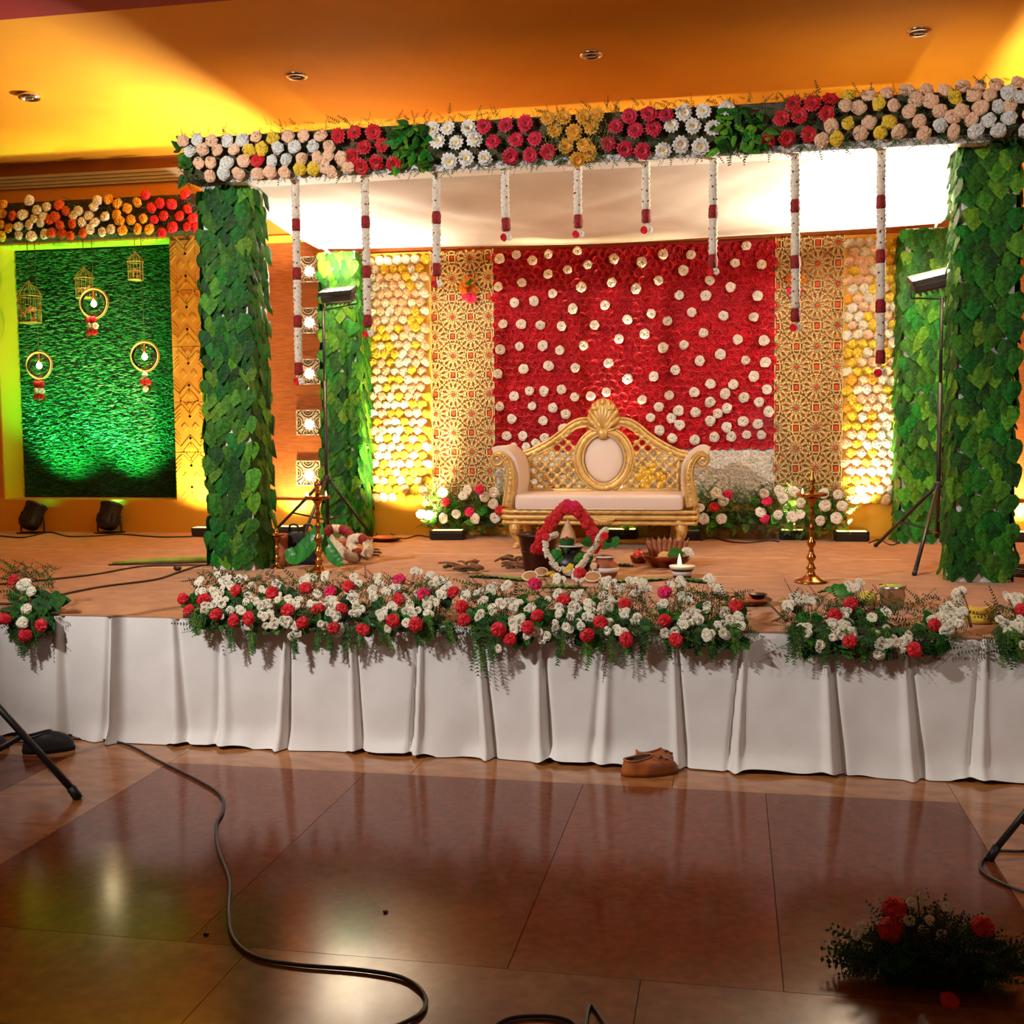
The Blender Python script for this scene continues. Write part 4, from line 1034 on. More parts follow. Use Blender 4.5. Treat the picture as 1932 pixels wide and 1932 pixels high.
for px, lab, tx in ((62, 'black stage can light below the large birdcage, aimed at the turf', -5.55), (207, 'black stage can light under the turf, nearer the chevron panel', -4.9)):
    c = at(px, 1006, z=HS); t = thing('can_light', lab, 'stage light', c, 'can lights aimed at the turf')
    ax = (V((tx, NY, 1.9))-(c+V((0, 0, .17)))).normalized(); M_ = Matrix.Translation(c+V((0, -.0, .165))) @ face(ax, 0)
    b = MB(); b.lathe([(.02, -.13), (.07, -.125), (.095, -.1), (.10, -.06), (.10, .10), (.106, .105), (.106, .125), (.095, .125), (.09, .02), (0, .01)], n=22, M=M_)
    for k in range(10): a = 2*PI*k/10; b.cbox((.1*math.cos(a), .1*math.sin(a), -.03), (.016, .016, .08), M=M_)
    can = b.build('can', m_black, t)
    MB().lathe([(0, .03), (.088, .03), (.088, .036), (0, .036)], n=20, M=M_).build('lens', mat('green_lens_%d' % px, (60, 220, 90), .3, emit=5, ecol=(30, 255, 90)), can)
    b = MB(); b.tube([c+V((-.125, 0, .17)), c+V((-.125, 0, .02)), c+V((-.11, 0, .008)), c+V((.11, 0, .008)), c+V((.125, 0, .02)), c+V((.125, 0, .17))], .009, 6); b.tube([c+V((-.125, 0, .17)), c+V((.125, 0, .17))], .008, 6)
    b.build('yoke', m_black, t)
    MB().bbox((c.x-.12, c.y-.09, HS), (c.x+.12, c.y+.09, HS+.012), .006, smooth=False).build('base_plate', m_black, t)
    lamp('green_lamp', 'SPOT', c+V((0, 0, .165))+ax*.14, (tx, NY, 2.0), 260, (.06, 1, .22), .05, 88, 1)

# ================================================================== FLOWERS ALONG THE BACKDROP
def bush(lab, x0, x1, py0, py1, fls, y=4.45, nsp=700, bright=True):
    c = at((x0+x1)/2, py1, y=y)
    t = thing('flower_bush', lab, 'flower arrangement', (c.x, y, HS), 'flower bushes at the foot of the backdrop')
    b = MB()
    for i in range(nsp):
        px = rnd(x0, x1); py = rnd(py0+8, py1-6); p = at(px, py, y=y+rnd(-.05, .06))
        sprig(b, p, (rnd(-1, 1), rnd(-1, .2), rnd(-.7, .9)), rnd(.06, .14), random.choice((0, 1, 1, 2)), 7, .6)
    b.build('foliage', [m_fern, m_fernb, m_fern2], t, kind='stuff')
    b = MB()
    x = at(x0+12, 980, y=y+.04).x; xe = at(x1-12, 980, y=y+.04).x
    b.bbox((x, y+.06, HS+.13), (xe, YB-.03, HS+.24), .02); b.build('foam_block', m_fern2, t)
    for k in range(int((x1-x0)/9)):
        p = at(rnd(x0, x1), rnd(py0+10, py1-10), y=y-.05); put('leaf', random.choice(LEAF['12'[k % 2]]), t, p, face((rnd(-.6, .6), -1, rnd(-.2, .8)), rnd(-1.6, 1.6)), rnd(.05, .09))
    for px, py, k in fls:
        p = at(px, py, y=y-.09)
        if k == 'w': put('white_rose', random.choice(WROSE), t, p, face((rnd(-.4, .4), -1, rnd(-.1, .6)), rnd(0, 6)), .046*rnd(.9, 1.15))
        else: put('carnation', random.choice(RUF['r' if random.random() < .5 else 'm']), t, p, face((rnd(-.4, .4), -1, rnd(-.1, .6)), rnd(0, 6)), .046)
def zl(s, k, ox, oy, f): return [(ox+float(q.split(',')[0])/f, oy+float(q.split(',')[1])/f, k) for q in s.split()]
L1 = zl('495,1577 645,1567 615,1605 743,1612 795,1650 572,1712 500,1735 690,1738 410,1718 362,1710 800,1580 805,1735', 'w', 680, 430, 3.17)+zl('510,1640 655,1700 715,1565 832,1690', 'r', 680, 430, 3.17)
L2 = zl('155,1415 245,1437 370,1453 460,1455 130,1500 245,1500 205,1510 345,1528 430,1518 135,1380 210,1380 365,1390 435,1395 60,1390 40,1490', 'w', 1420, 420, 2.72)+zl('75,1430 60,1520', 'r', 1420, 420, 2.72)+zl('1690,920 1875,865 1815,810 1720,1005 1855,1005', 'w', 900, 730, 4.025)+zl('1800,915 1905,820 1625,1010', 'r', 900, 730, 4.025)
L3 = zl('1155,1015 1280,1005 1490,1020 700,800 560,795 1100,790 1235,790', 'w', 900, 730, 4.025)+zl('1420,1010 590,790', 'r', 900, 730, 4.025)
bush('leafy bush of white and red flowers below the lattice, left of the sofa', 806, 948, 918, 1004, L1)
bush('wide leafy bush of white and red flowers between the sofa and the narrow yellow panel', 1312, 1600, 915, 1006, L2, nsp=1100)
bush('strip of greenery and white flowers behind the sofa legs', 955, 1305, 925, 1006, L3, y=4.46, nsp=450)

# ================================================================== FLOWERS ALONG THE STAGE EDGE
def yedge(px):
    T = ((-200, 1158), (0, 1160), (330, 1161), (870, 1177), (1420, 1196), (1932, 1212), (2100, 1218))
    for (a, c), (d, e) in zip(T[:-1], T[1:]):
        if a <= px <= d: return c+(e-c)*(px-a)/(d-a)
def edge_at(px, py):
    t_ = (yedge(px)-py)/95
    y = -.115+.40*t_ if t_ > 0 else -.115-.02*t_
    return at(px, py, y=y), t_
edge_label = []
def arrangement(lab, reds, clus, strands, hull, dens=1.0):
    xs = [q[0] for q in reds]+[q[0] for q in clus]
    x0, x1 = hull[0], hull[1]
    c = at((x0+x1)/2, yedge((x0+x1)/2), z=HS); c.y = .06
    t = thing('edge_arrangement', lab, 'flower arrangement', (c.x, .06, HS), 'flower arrangements along the stage edge')
    b = MB(); xw0 = at(x0+14, 1170, y=.06).x; xw1 = at(min(x1-14, 1690 if x1 < 1850 else x1), 1170, y=.06).x
    k = 0; x = xw0
    while x < xw1-.02:
        e = min(x+rnd(.2, .3), xw1); b.bbox((x, -.03, HS), (e, .12, HS+rnd(.025, .04)), .012); x = e+.015
    b.build('foam_block', m_fern2, t)
    for (px, py, kk) in reds:
        p, t_ = edge_at(px, py); n = (rnd(-.3, .3), -1, .2+.7*max(t_, 0))
        put('red_carnation' if kk == 'r' else 'magenta_carnation', random.choice(RUF[kk]), t, p+V((0, -.02, 0)), face(n, rnd(0, 6)), (.034*rnd(.9, 1.15), .034*rnd(.9, 1.15), .04))
    fern = MB()
    for (px, py, num) in clus:
        for i in range(num+(1 if num > 2 else 0)):
            rr = 0 if i == 0 else rnd(6, 11)*(1 if num < 5 else 1.25); a = rnd(0, 2*PI)
            p, t_ = edge_at(px+rr*math.cos(a), py+rr*math.sin(a)*.8)
            n = V((rnd(-.5, .5), -1, .1+.8*max(t_, 0)+rnd(-.2, .3)))
            put('white_chrysanthemum', random.choice(MUM), t, p+V((0, rnd(-.015, .01), 0)), face(n, rnd(0, 6)), .0245*rnd(.85, 1.15))
            root = V((p.x+rnd(-.03, .03), .05, HS+.04)); fern.tube([root, (root+p)/2+V((0, -.01, .02)), p], .0018, 3, 2)
    N = int((x1-x0)*2.4*dens)
    for i in range(N):
        px = rnd(x0+4, x1-4); py = yedge(px)+rnd(hull[2], hull[3]); p, t_ = edge_at(px, py)
        p.y += .05
        sprig(fern, p, (rnd(-1, 1), -rnd(.1, 1), rnd(-.6, .8)*(.4+max(t_, 0))), rnd(.05, .12), random.choice((0, 0, 1, 1, 3)), 7, .45)
    fern.build('foliage', [m_fern, m_fern2, m_twig, m_fernb], t, kind='stuff')
    for k in range(int((x1-x0)/6*dens)):
        px = rnd(x0+10, x1-10); p, t_ = edge_at(px, yedge(px)+rnd(-55, 20)); p.y += .03
        put('leaf', random.choice(LEAF['3' if k % 3 else '1']), t, p, face((rnd(-.7, .7), -1, rnd(0, 1)), rnd(-1.6, 1.6)), rnd(.05, .08))
    for (px, ya, yb) in strands:
        fb = MB(); p = at(px, ya, y=-.105); e = at(px+rnd(-10, 14), yb, y=-.10)
        dx = rnd(-.02, .02)
        for s_ in range(3):
            o = V((rnd(-.018, .018), rnd(-.012, .008), rnd(-.0, .03)))
            n = 14; L = (p-e).length*rnd(.75, 1)
            q = p+o; d = (e-p).normalized()+V((rnd(-.15, .15), -.02, 0)); d.normalize()
            for i in range(n):
                st = L/n
                for g in (-1, 1):
                    ll = .026*(1-.5*i/n)*rnd(.7, 1.3); tip = q+V((g*ll, rnd(-.012, .004), -ll*rnd(.3, 1)))
                    fb.add([q+V((0, 0, .003)), q-V((0, 0, .006)), tip], [(0, 1, 2)], s_ % 2)
                    tip2 = q+V((g*ll*.4, -ll*.6, -ll*rnd(.2, .9))); fb.add([q+V((.002, 0, 0)), q-V((.002, 0, 0)), tip2], [(0, 1, 2)], s_ % 2)
                fb.add([q-V((.001, 0, 0)), q+V((.001, 0, 0)), q+d*st], [(0, 1, 2)], 0)
                q = q+d*st
        fb.build('fern_strand', [m_fern, m_fernb], t)
def zc(s, ox, oy, f): return [(ox+float(a)/f, oy+float(c)/f, int(n)) for a, c, n in (q.split(',') for q in s.split())]
R_D = '68,243 110,318 205,252 290,345 405,385 418,192 505,370 655,205 880,175 760,320 860,400 1160,165 958,312 1120,310 1258,445 1495,247 1455,385 1605,410 1062,435'
C_D = '170,120,2 330,100,5 455,110,2 160,200,3 280,190,6 290,250,5 370,150,2 505,160,1 200,290,3 315,360,1 365,325,1 445,330,2 500,250,4 495,425,1 590,200,3 600,280,4 670,140,2 675,255,2 775,270,6 600,360,4 640,420,4 740,410,4 800,460,3 775,495,1 880,120,6 1000,105,2 950,220,2 930,290,3 1045,270,6 1050,345,5 970,410,2 1100,450,2 1150,200,2 1195,130,4 1180,250,4 1200,320,6 1310,210,4 1350,120,3 1430,180,3 1480,170,2 1440,290,2 1390,350,4 1415,440,2 1540,260,5 1570,320,5 1670,340,2 1690,270,5 1610,205,2 1680,100,2 1740,140,4 1780,200,4 1810,150,2 1590,60,2 1540,400,1'
R_E = '725,230 105,270 120,350 565,325 330,408 400,465 510,395 945,365 865,440 1105,468 55,185 1095,258 820,70'
C_E = '20,150,2 135,210,4 190,190,2 280,160,5 365,155,2 220,245,2 285,280,2 355,260,3 430,260,4 500,290,2 205,340,2 430,350,6 440,405,3 520,435,3 590,440,4 620,230,1 690,185,2 680,115,3 790,90,3 805,210,3 770,280,7 700,300,3 890,260,3 950,275,2 1015,250,3 985,130,5 1050,160,2 980,210,3 1120,110,2 1190,120,2 1205,160,2 1155,190,2 870,320,4 670,370,2 760,410,2 810,365,2 760,335,1 1000,365,2 985,420,1 1055,420,3 1100,300,4 1165,350,3 325,523,1'
R_E2 = '1335,355 1405,468 1765,270'
C_E2 = '1410,140,6 1330,250,2 1480,215,3 1440,230,2 1620,110,3 1650,180,3 1590,270,2 1700,300,2 1480,305,3 1530,340,4 1465,375,3 1440,350,2 1335,435,2 1395,425,2 1610,450,4 1690,380,4 1760,370,5 1690,430,2 1780,330,2 1800,390,2'
R_F = '740,285 630,370 735,540 1310,430 1175,598'
C_F = '385,235,4 440,260,4 330,290,3 400,290,2 800,135,2 745,190,6 700,340,4 690,430,7 620,440,3 435,470,4 640,500,3 750,470,2 530,590,2 1060,550,4 980,560,3 1110,580,2 930,630,3 1130,525,2 985,455,1 935,495,1 1000,350,2 890,380,1 1470,205,3 1500,290,2 1430,320,5 1390,380,6 1460,400,6 1490,360,3 1340,400,3 1400,450,3'
C_R = '1805,225,2 1890,265,3 1915,320,2 1790,410,3 1830,440,4 1900,415,3 1820,480,2 1910,475,2 1925,570,2 1990,250,3 2010,400,4 1980,460,3'
arrangement('long arrangement of white chrysanthemums and red carnations before the leaf pillar and lamp', zl(R_D, 'r', 330, 1060, 3.513)+zl('1495,120 1655,215 1040,197', 'm', 330, 1060, 3.513), zc(C_D, 330, 1060, 3.513),
            [(365, 1160, 1200), (385, 1165, 1205), (438, 1180, 1240), (470, 1190, 1235), (485, 1190, 1248), (548, 1200, 1245), (600, 1190, 1240), (620, 1190, 1245), (680, 1185, 1242), (722, 1180, 1235), (790, 1175, 1230), (805, 1170, 1222), (660, 1190, 1235), (845, 1180, 1225)], (345, 850, -78, 25))
arrangement('arrangement of white chrysanthemums and red carnations below the pots and coconuts', zl(R_E, 'r', 840, 1060, 3.22)+zl('550,135', 'm', 840, 1060, 3.22), zc(C_E, 840, 1060, 3.22),
            [(893, 1190, 1305), (905, 1190, 1290), (920, 1190, 1262), (935, 1190, 1250), (985, 1190, 1240), (1060, 1195, 1262), (1108, 1200, 1258), (1122, 1195, 1272), (1160, 1190, 1262), (1180, 1195, 1250), (1216, 1188, 1262), (1140, 1190, 1245)], (865, 1228, -75, 25))
arrangement('short arrangement of white chrysanthemums beside the burning oil lamp and ladle', zl(R_E2, 'r', 840, 1060, 3.22)+zl('1335,185', 'm', 840, 1060, 3.22), zc(C_E2, 840, 1060, 3.22),
            [(1266, 1200, 1245), (1318, 1195, 1250), (1335, 1195, 1255), (1350, 1195, 1248), (1375, 1185, 1240), (1392, 1185, 1256)], (1238, 1412, -75, 25))
arrangement('loose arrangement of white chrysanthemums around the steel tumbler', zl(R_F, 'r', 1400, 1060, 3.632), zc(C_F, 1400, 1060, 3.632),
            [(1492, 1190, 1250), (1502, 1190, 1272), (1512, 1190, 1240), (1556, 1190, 1260), (1566, 1190, 1275), (1595, 1195, 1258), (1640, 1190, 1240), (1632, 1220, 1265), (1668, 1190, 1220)], (1478, 1815, -75, 40), .8)
arrangement('arrangement of white chrysanthemums at the stage edge beyond the yellow bananas', [(1925, 1150, 'r')], zc(C_R, 1400, 1060, 3.632), [(1888, 1195, 1265), (1900, 1195, 1240), (1922, 1195, 1280), (1945, 1195, 1270)], (1872, 1985, -70, 25))
arrangement('small standing spray of red carnations and white blooms, alone by the cables', zl('115,210 60,490 320,535 205,605 25,490', 'r', 0, 1040, 3.864), [], [(30, 1180, 1225), (38, 1185, 1258), (46, 1185, 1240), (66, 1180, 1228), (26, 1170, 1210), (58, 1180, 1215)], (5, 100, -90, 45), 1.5)
t = bpy.data.objects[[o.name for o in S.objects if o.name.startswith('edge_arrangement')][-1]]
for X, Y, r in ((200, 250, .045), (248, 290, .03), (215, 420, .034), (185, 518, .034)):
    p, q = edge_at(X/3.864, 1040+Y/3.864); put('white_carnation', random.choice(RUF['C']), t, p+V((0, -.02, 0)), face((rnd(-.3, .3), -1, .4), rnd(0, 6)), r)
for k in range(9): p, q = edge_at(rnd(35, 105), rnd(1118, 1150)); put('leaf', random.choice(LEAF['3']), t, p, face((rnd(-.3, .6), -1, .6), rnd(.5, 2)), rnd(.06, .1))
# ================================================================== RITUAL THINGS ON THE STAGE
m_flame = mat('flame', (255, 220, 140), .5, emit=14, ecol=(255, 205, 110))
m_terra = mat('terracotta', (172, 92, 54), .7, col2=(140, 70, 40), scale=14)
m_stripe = mat('white_stripe', (222, 214, 204), .7)
m_coconut = mat('coconut_flesh', (246, 238, 228), .6); m_husk = mat('coconut_husk', (110, 70, 40), .9, col2=(70, 44, 26), scale=40, bump=.6, bscale=80)
m_banana = mat('banana_yellow', (226, 188, 60), .5, col2=(190, 150, 50), scale=12)
m_brownf = mat('brown_fruit', (142, 74, 34), .5, col2=(110, 52, 24), scale=14)
m_ban_leaf = mat('banana_leaf', (60, 150, 60), .35, col2=(40, 120, 44), scale=4, stretch=(12, 1, 1), trans=.15)
m_ash = mat('pale_green_leaf', (120, 150, 60), .5, col2=(84, 120, 44), scale=8)
m_steel = mat('steel', (190, 186, 180), .28, .95)
def flame(parent, p, s=1):
    MB().lathe([(0, 0), (.0055*s, .004*s), (.0075*s, .012*s), (.006*s, .022*s), (.0025*s, .036*s), (0, .046*s)], p, 10).build('flame', m_flame, parent)
def brass_lamp(px, py, ht, htop, rb, rt, lab, flames):
    c = at(px, py, z=HS); t = thing('brass_oil_lamp', lab, 'oil lamp', c, 'tall brass oil lamps')
    P = [(0, 1), (.015, 1.02), (.03, .88), (.055, .55), (.09, .34), (.14, .24), (.165, .38), (.19, .25), (.24, .17), (.275, .34), (.30, .36), (.335, .19), (.40, .15), (.435, .30), (.47, .32), (.505, .16), (.58, .14), (.615, .27), (.65, .14), (.74, .13), (.79, .25), (.83, .14), (.90, .17), (.95, .36), (.985, .5)]
    k = rb
    MB().lathe([(r*k if i < 4 else r*.085, q*ht) for i, (q, r) in enumerate(P)], c, 20).build('stem', m_brass, t)
    MB().lathe([(.012, ht*.975), (rt*.55, ht*.98), (rt*.92, ht*.995), (rt, ht+.012), (rt*.97, ht+.014), (rt*.85, ht+.004), (.012, ht+.002)], c, 28).build('oil_tray', m_brass, t)
    MB().lathe([(.013, ht), (.016, ht+.03), (.024, ht+.045), (.012, ht+.062), (.018, ht+.08), (.022, ht+.095), (.009, ht+.115), (.011, htop-.03), (.004, htop-.012), (0, htop)], c, 14).build('finial', m_brass, t)
    for a, s_ in flames:
        p = c+V((rt*.88*math.cos(a), rt*.88*math.sin(a), ht+.012)); flame(t, p, s_)
    return t
brass_lamp(602, 1081, .52, .66, .085, .088, 'tall brass oil lamp with several lit wicks, before the green leaves', ((PI+.25, .75), (PI+.95, .75), (-.35, .85)))
brass_lamp(1530, 1099, .55, .72, .10, .10, 'tall brass oil lamp with one lit wick, before the gold lattice', ((PI+.8, .8),))
c = at(523, 1073, z=HS); t = thing('small_brass_lamp', 'short brass lamp stand at the foot of the leaf pillar', 'oil lamp', c)
MB().lathe([(.045, 0), (.046, .008), (.03, .02), (.016, .04), (.014, .06), (.026, .075), (.014, .09), (.014, .13), (.024, .145), (.013, .16), (.013, .2), (.03, .215), (.036, .235)], c, 16).build('stem', m_brass, t)
MB().lathe([(.01, .232), (.05, .238), (.056, .25), (.01, .245), (.018, .27), (.01, .285), (0, .30)], c, 16).build('oil_tray', m_brass, t)
c = at(533, 1068, z=HS); MB().lathe([(.035, 0), (.045, .01), (.048, .1), (.04, .18), (.046, .2), (.046, .235), (.036, .24), (.034, .1)], c, 16).build('brown_jar', m_terra, None, 'tall brown jar between the leaf pillar and the black bag', 'jar')

# black bag
c = at(566, 1066, z=HS); t = thing('black_bag', 'black bag with a red pocket beside the leaf pillar', 'bag', c)
bb = MB(); bb.bbox((c.x-.11, c.y-.02, HS), (c.x+.13, c.y+.10, HS+.24), .04, seg=4); bd = bb.build('bag_body', mat('black_fabric', (24, 22, 24), .8, bump=.3, bscale=60), t)
MB().bbox((c.x-.09, c.y-.035, HS+.03), (c.x-.03, c.y-.015, HS+.13), .012).build('red_pocket', mat('red_fabric', (150, 26, 26), .8), bd)
for s_ in (-.05, .06): MB().tube(cr([(c.x+s_-.03, c.y+.02, HS+.235), (c.x+s_-.02, c.y+.0, HS+.29), (c.x+s_+.03, c.y+.01, HS+.29), (c.x+s_+.04, c.y+.03, HS+.235)], 5), .008, 6).build('strap', m_blackp, t)
def blade(name, pts, wid, m, lab, cat='leaf', up=(0, -1, .6), group=None, curl=.35):
    P = cr(pts, 8); b = MB(); n = len(P); vs = []; fs = []
    for i, p in enumerate(P):
        u = i/(n-1); d = (P[min(i+1, n-1)]-P[max(i-1, 0)]).normalized(); s_ = d.cross(V(up)).normalized(); nn = s_.cross(d)
        w_ = wid*(math.sin(PI*min(1, u*.96+.04))**.6)
        for k in (-1, -.5, 0, .5, 1): vs.append(p+s_*w_*k+nn*(curl*w_*(abs(k)**2))+nn*(.003 if k == 0 else 0)+nn*.004*math.sin(i*1.9+k*3))
    for i in range(n-1):
        for k in range(4): fs.append((i*5+k, i*5+k+1, i*5+k+6, i*5+k+5))
    vs2 = [v-V((0, -.0015, .0015)) for v in vs]; o = len(vs)
    b.add(vs+vs2, fs+[tuple(reversed([q+o for q in f])) for f in fs], 0, True)
    b.tube(P, .004, 5, 0)
    return b.build(name, m, None, lab, cat, group)
g = at(600, 1000, y=2.05)
blade('banana_leaf', [at(545, 1035, y=2.02), at(556, 1052, y=1.99), at(575, 1040, y=1.98), at(597, 1012, y=2.0), at(602, 985, y=2.08)], .07, m_ban_leaf, 'bright green banana leaf folded against the black bag')
blade('banana_leaf', [at(608, 1008, y=1.96), at(620, 1035, y=1.93), at(634, 1056, y=1.92), at(646, 1067, y=1.92)], .045, m_ban_leaf, 'bright green banana leaf leaning on the floor beside the brass lamp')
# coiled wedding garlands
m_tub = mat('tuberose_white', (232, 218, 194), .8, col2=(206, 184, 150), scale=40, bump=.5, bscale=120)
def garland(px, yp, r, mats, lab, bands, nm='coiled_garland'):
    P = cr([at(a, c_, y=yp+dy) for a, c_, dy in px], 7)
    for p in P: p.z = max(p.z, HS+r*.95)
    t = thing(nm, lab, 'garland', (P[0].x, P[0].y, HS)); n = len(P); i = 0; k = 0
    cuts = sorted(set([0]+[int(q*(n-1)) for q in bands]+[n-1]))
    for a, e in zip(cuts[:-1], cuts[1:]):
        seg = P[a:e+1]
        MB().tube(seg, [r*(1+.08*math.sin(q*2.3)) for q in range(len(seg))], 12, 0, twist=(7, .07, 60)).build('flower_rope' if k % 2 == 0 else 'red_band', mats[k % 2], t); k += 1
    return t
garland([(612, 1012, .0), (622, 1000, .05), (640, 998, .08), (655, 1003, .06), (664, 1018, .02), (655, 1030, -.05), (640, 1030, -.08), (628, 1022, -.06)], 2.75, .035, [m_dred, m_tub], 'coiled dark red garland with white bands under the leaf pillar', (.2, .32, .55, .66))
garland([(625, 1022, 0), (640, 1035, -.02), (655, 1048, -.02), (668, 1052, 0), (674, 1044, .05), (662, 1030, .12), (668, 1018, .16), (682, 1016, .14), (693, 1026, .1), (695, 1040, .02), (688, 1050, -.02)], 2.42, .038, [m_tub, m_dred], 'coiled white garland with red rose bands lying beside the dark red one', (.33, .42, .70, .80))
for k, (a, c_) in enumerate((((664, 1052), (716, 1036)), ((668, 1054), (720, 1043)), ((660, 1056), (716, 1048)))):
    q0 = at(*a, z=HS+.012); q1 = at(*c_, z=HS+.006); blade('long_leaf', [q0, (q0+q1)/2+V((0, 0, .02)), q1], .022, G3, 'long dark green leaf poking out under the coiled garlands', 'leaf', (0, 0, 1), 'long leaves under the garlands')
def plate(px, py, r, h, m, lab, nm='plate', cat='plate'):
    c = at(px, py, z=HS)
    return MB().lathe([(r*.68, 0), (r*.7, .003), (r*.9, h*.6), (r, h), (r*.985, h+.003), (r*.86, h*.6), (r*.66, .007), (0, .006)], c, 32).build(nm, m, None, lab, cat), c
plate(730, 1021, .135, .035, m_copper, 'shallow copper plate on the floor between a tripod leg and the LED bar')

# centre group
def pot(c, prof, m, name, lab, n=24, cat='pot'): return MB().lathe(prof, c, n).build(name, m, None, lab, cat)
c = at(1016, 1077, z=HS); t = thing('copper_bucket', 'dark copper bucket behind the white jasmine loop', 'bucket', c)
MB().lathe([(.095, 0), (.10, .01), (.115, .12), (.135, .235), (.15, .25), (.15, .262), (.14, .262), (.125, .23), (.1, .05), (0, .04)], c, 28).build('bucket_body', m_dcopper, t)
MB().tube([c+V((.146*math.cos(q*2*PI/28), .146*math.sin(q*2*PI/28), .252)) for q in range(28)], .007, 6, closed=True).build('rim', m_dcopper, t)
MB().tube([c+V((.12*math.cos(q*2*PI/28), .12*math.sin(q*2*PI/28), .14)) for q in range(28)], .005, 6, closed=True).build('band', m_dcopper, t)
K = at(1078, 1088, z=HS)
t = thing('black_pot', 'round black pot inside the white jasmine loop, coconut on its mouth', 'pot', K)
MB().lathe([(.07, 0), (.10, .015), (.135, .07), (.13, .12), (.09, .16), (.065, .175), (.075, .195), (.1, .21), (.095, .213), (.06, .18)], K, 28).build('pot_body', mat('black_clay', (26, 20, 18), .4), t)
MB().lathe([(.098, .205), (.104, .21), (.098, .216), (.092, .21)], K, 28).build('white_rim', m_stripe, t)
cc = K+V((-.02, -.01, .2)); t = thing('ritual_coconut', 'pointed cream coconut with a red dot standing in the black pot', 'coconut', cc)
MB().lathe([(.03, 0), (.052, .025), (.055, .06), (.042, .105), (.022, .145), (.008, .175), (0, .185)], cc, 16).build('coconut', mat('cream_coconut', (222, 182, 140), .7, col2=(198, 152, 110), scale=18), t)
MB().ball(cc+V((0, -.054, .065)), .011, 10, 6, 0, (1, .4, 1)).build('red_dot', p_red, t)
for s_ in (-1, 1): put('mango_leaf', LEAF['3'][0], t, cc+V((s_*.03, -.05, .055)), face((s_*.4, -1, .4), s_*-.5), (.05, .1, .08))
# red garland arch over the coconut
P = cr([at(a, c_, y=K.y+dy) for a, c_, dy in ((1012, 1042, .03), (1026, 1010, .02), (1045, 980, .0), (1060, 962, -.01), (1073, 955, -.015), (1088, 962, -.01), (1103, 978, .0), (1118, 1004, .02), (1128, 1036, .03))], 6)
t = thing('red_garland', 'thick red petal garland arched over the coconut, pink at its peak', 'garland', (K.x, K.y, P[0].z))
b = MB(); b.tube(P, [.04*(1+.1*math.sin(q*2.7)) for q in range(len(P))], 12, 0, twist=(6, .10, 90)); b.build('petal_rope', p_red, t)
for q in range(7): put('pink_flower', random.choice(RUF['m']), t, at(1075+rnd(-14, 12), 953+rnd(-6, 8), y=K.y-.04), face((rnd(-.5, .5), -1, .7), rnd(0, 6)), .03)
for q in range(40):
    p = random.choice(P)+V((rnd(-.02, .02), -.028, rnd(-.02, .02))); put('red_petal', random.choice(RUF['r']), t, p, face((rnd(-.6, .6), -1, rnd(-.2, .7)), rnd(0, 6)), .03)
# white jasmine loop
P = cr([at(a, c_, y=K.y-.1+dy) for a, c_, dy in ((1048, 1008, .08), (1031, 1018, .04), (1031, 1040, .0), (1042, 1060, -.03), (1060, 1074, -.05), (1078, 1079, -.06), (1095, 1068, -.05), (1108, 1050, -.02), (1122, 1030, .01), (1135, 1008, .04), (1143, 1000, .07))], 5)
t = thing('jasmine_loop', 'loop of white jasmine hung around the black pot', 'garland', (K.x, K.y-.1, min(p.z for p in P)-.02))
b = MB(); b.tube(P, .007, 6); b.build('thread', m_stem, t)
for i, p in enumerate(P):
    for q in range(3):
        a = rnd(0, 2*PI); put('jasmine', random.choice(MUM), t, p+V((.012*math.cos(a), -.012, .012*math.sin(a))), face((math.cos(a), -1, math.sin(a)+.3), rnd(0, 6)), .017)
for a, c_ in ((1030, 1013), (1141, 1012), (1077, 1081)): put('red_flower', random.choice(RUF['r']), t, at(a, c_, y=K.y-.13), face((rnd(-.4, .4), -1, .4)), .028)
for a, c_ in ((1070, 1076), (1076, 1070), (1084, 1082)): put('yellow_flower', random.choice(RUF['Y']), t, at(a, c_, y=K.y-.16), face((rnd(-.4, .4), -1, .6)), .024)
for a, c_ in ((1050, 1038), (1115, 1020), (1150, 1020), (1158, 1015), (1112, 1045), (1100, 1050), (1060, 1050)): put('leaf', LEAF['1'][1], t, at(a, c_, y=K.y-.11), face((rnd(-.5, .5), -1, .3), rnd(-1.5, 1.5)), .07)
# striped pot
c = at(1141, 1091, z=HS); t = thing('striped_pot', 'terracotta pot painted with white bands beside the jasmine loop', 'pot', c)
MB().lathe([(.05, 0), (.07, .012), (.092, .05), (.09, .085), (.06, .115), (.055, .13), (.07, .145), (.066, .147), (.045, .12)], c, 24).build('pot_body', m_terra, t)
MB().lathe([(.0925, .046), (.0945, .06), (.0925, .076)], c, 24).build('white_band', m_stripe, t)
MB().lathe([(.0725, .14), (.069, .149), (.058, .135)], c, 24).build('white_rim', m_stripe, t)
put('flower', random.choice(RUF['P']), t, c+V((-.06, -.09, .09)), face((-.4, -1, .2)), .026)
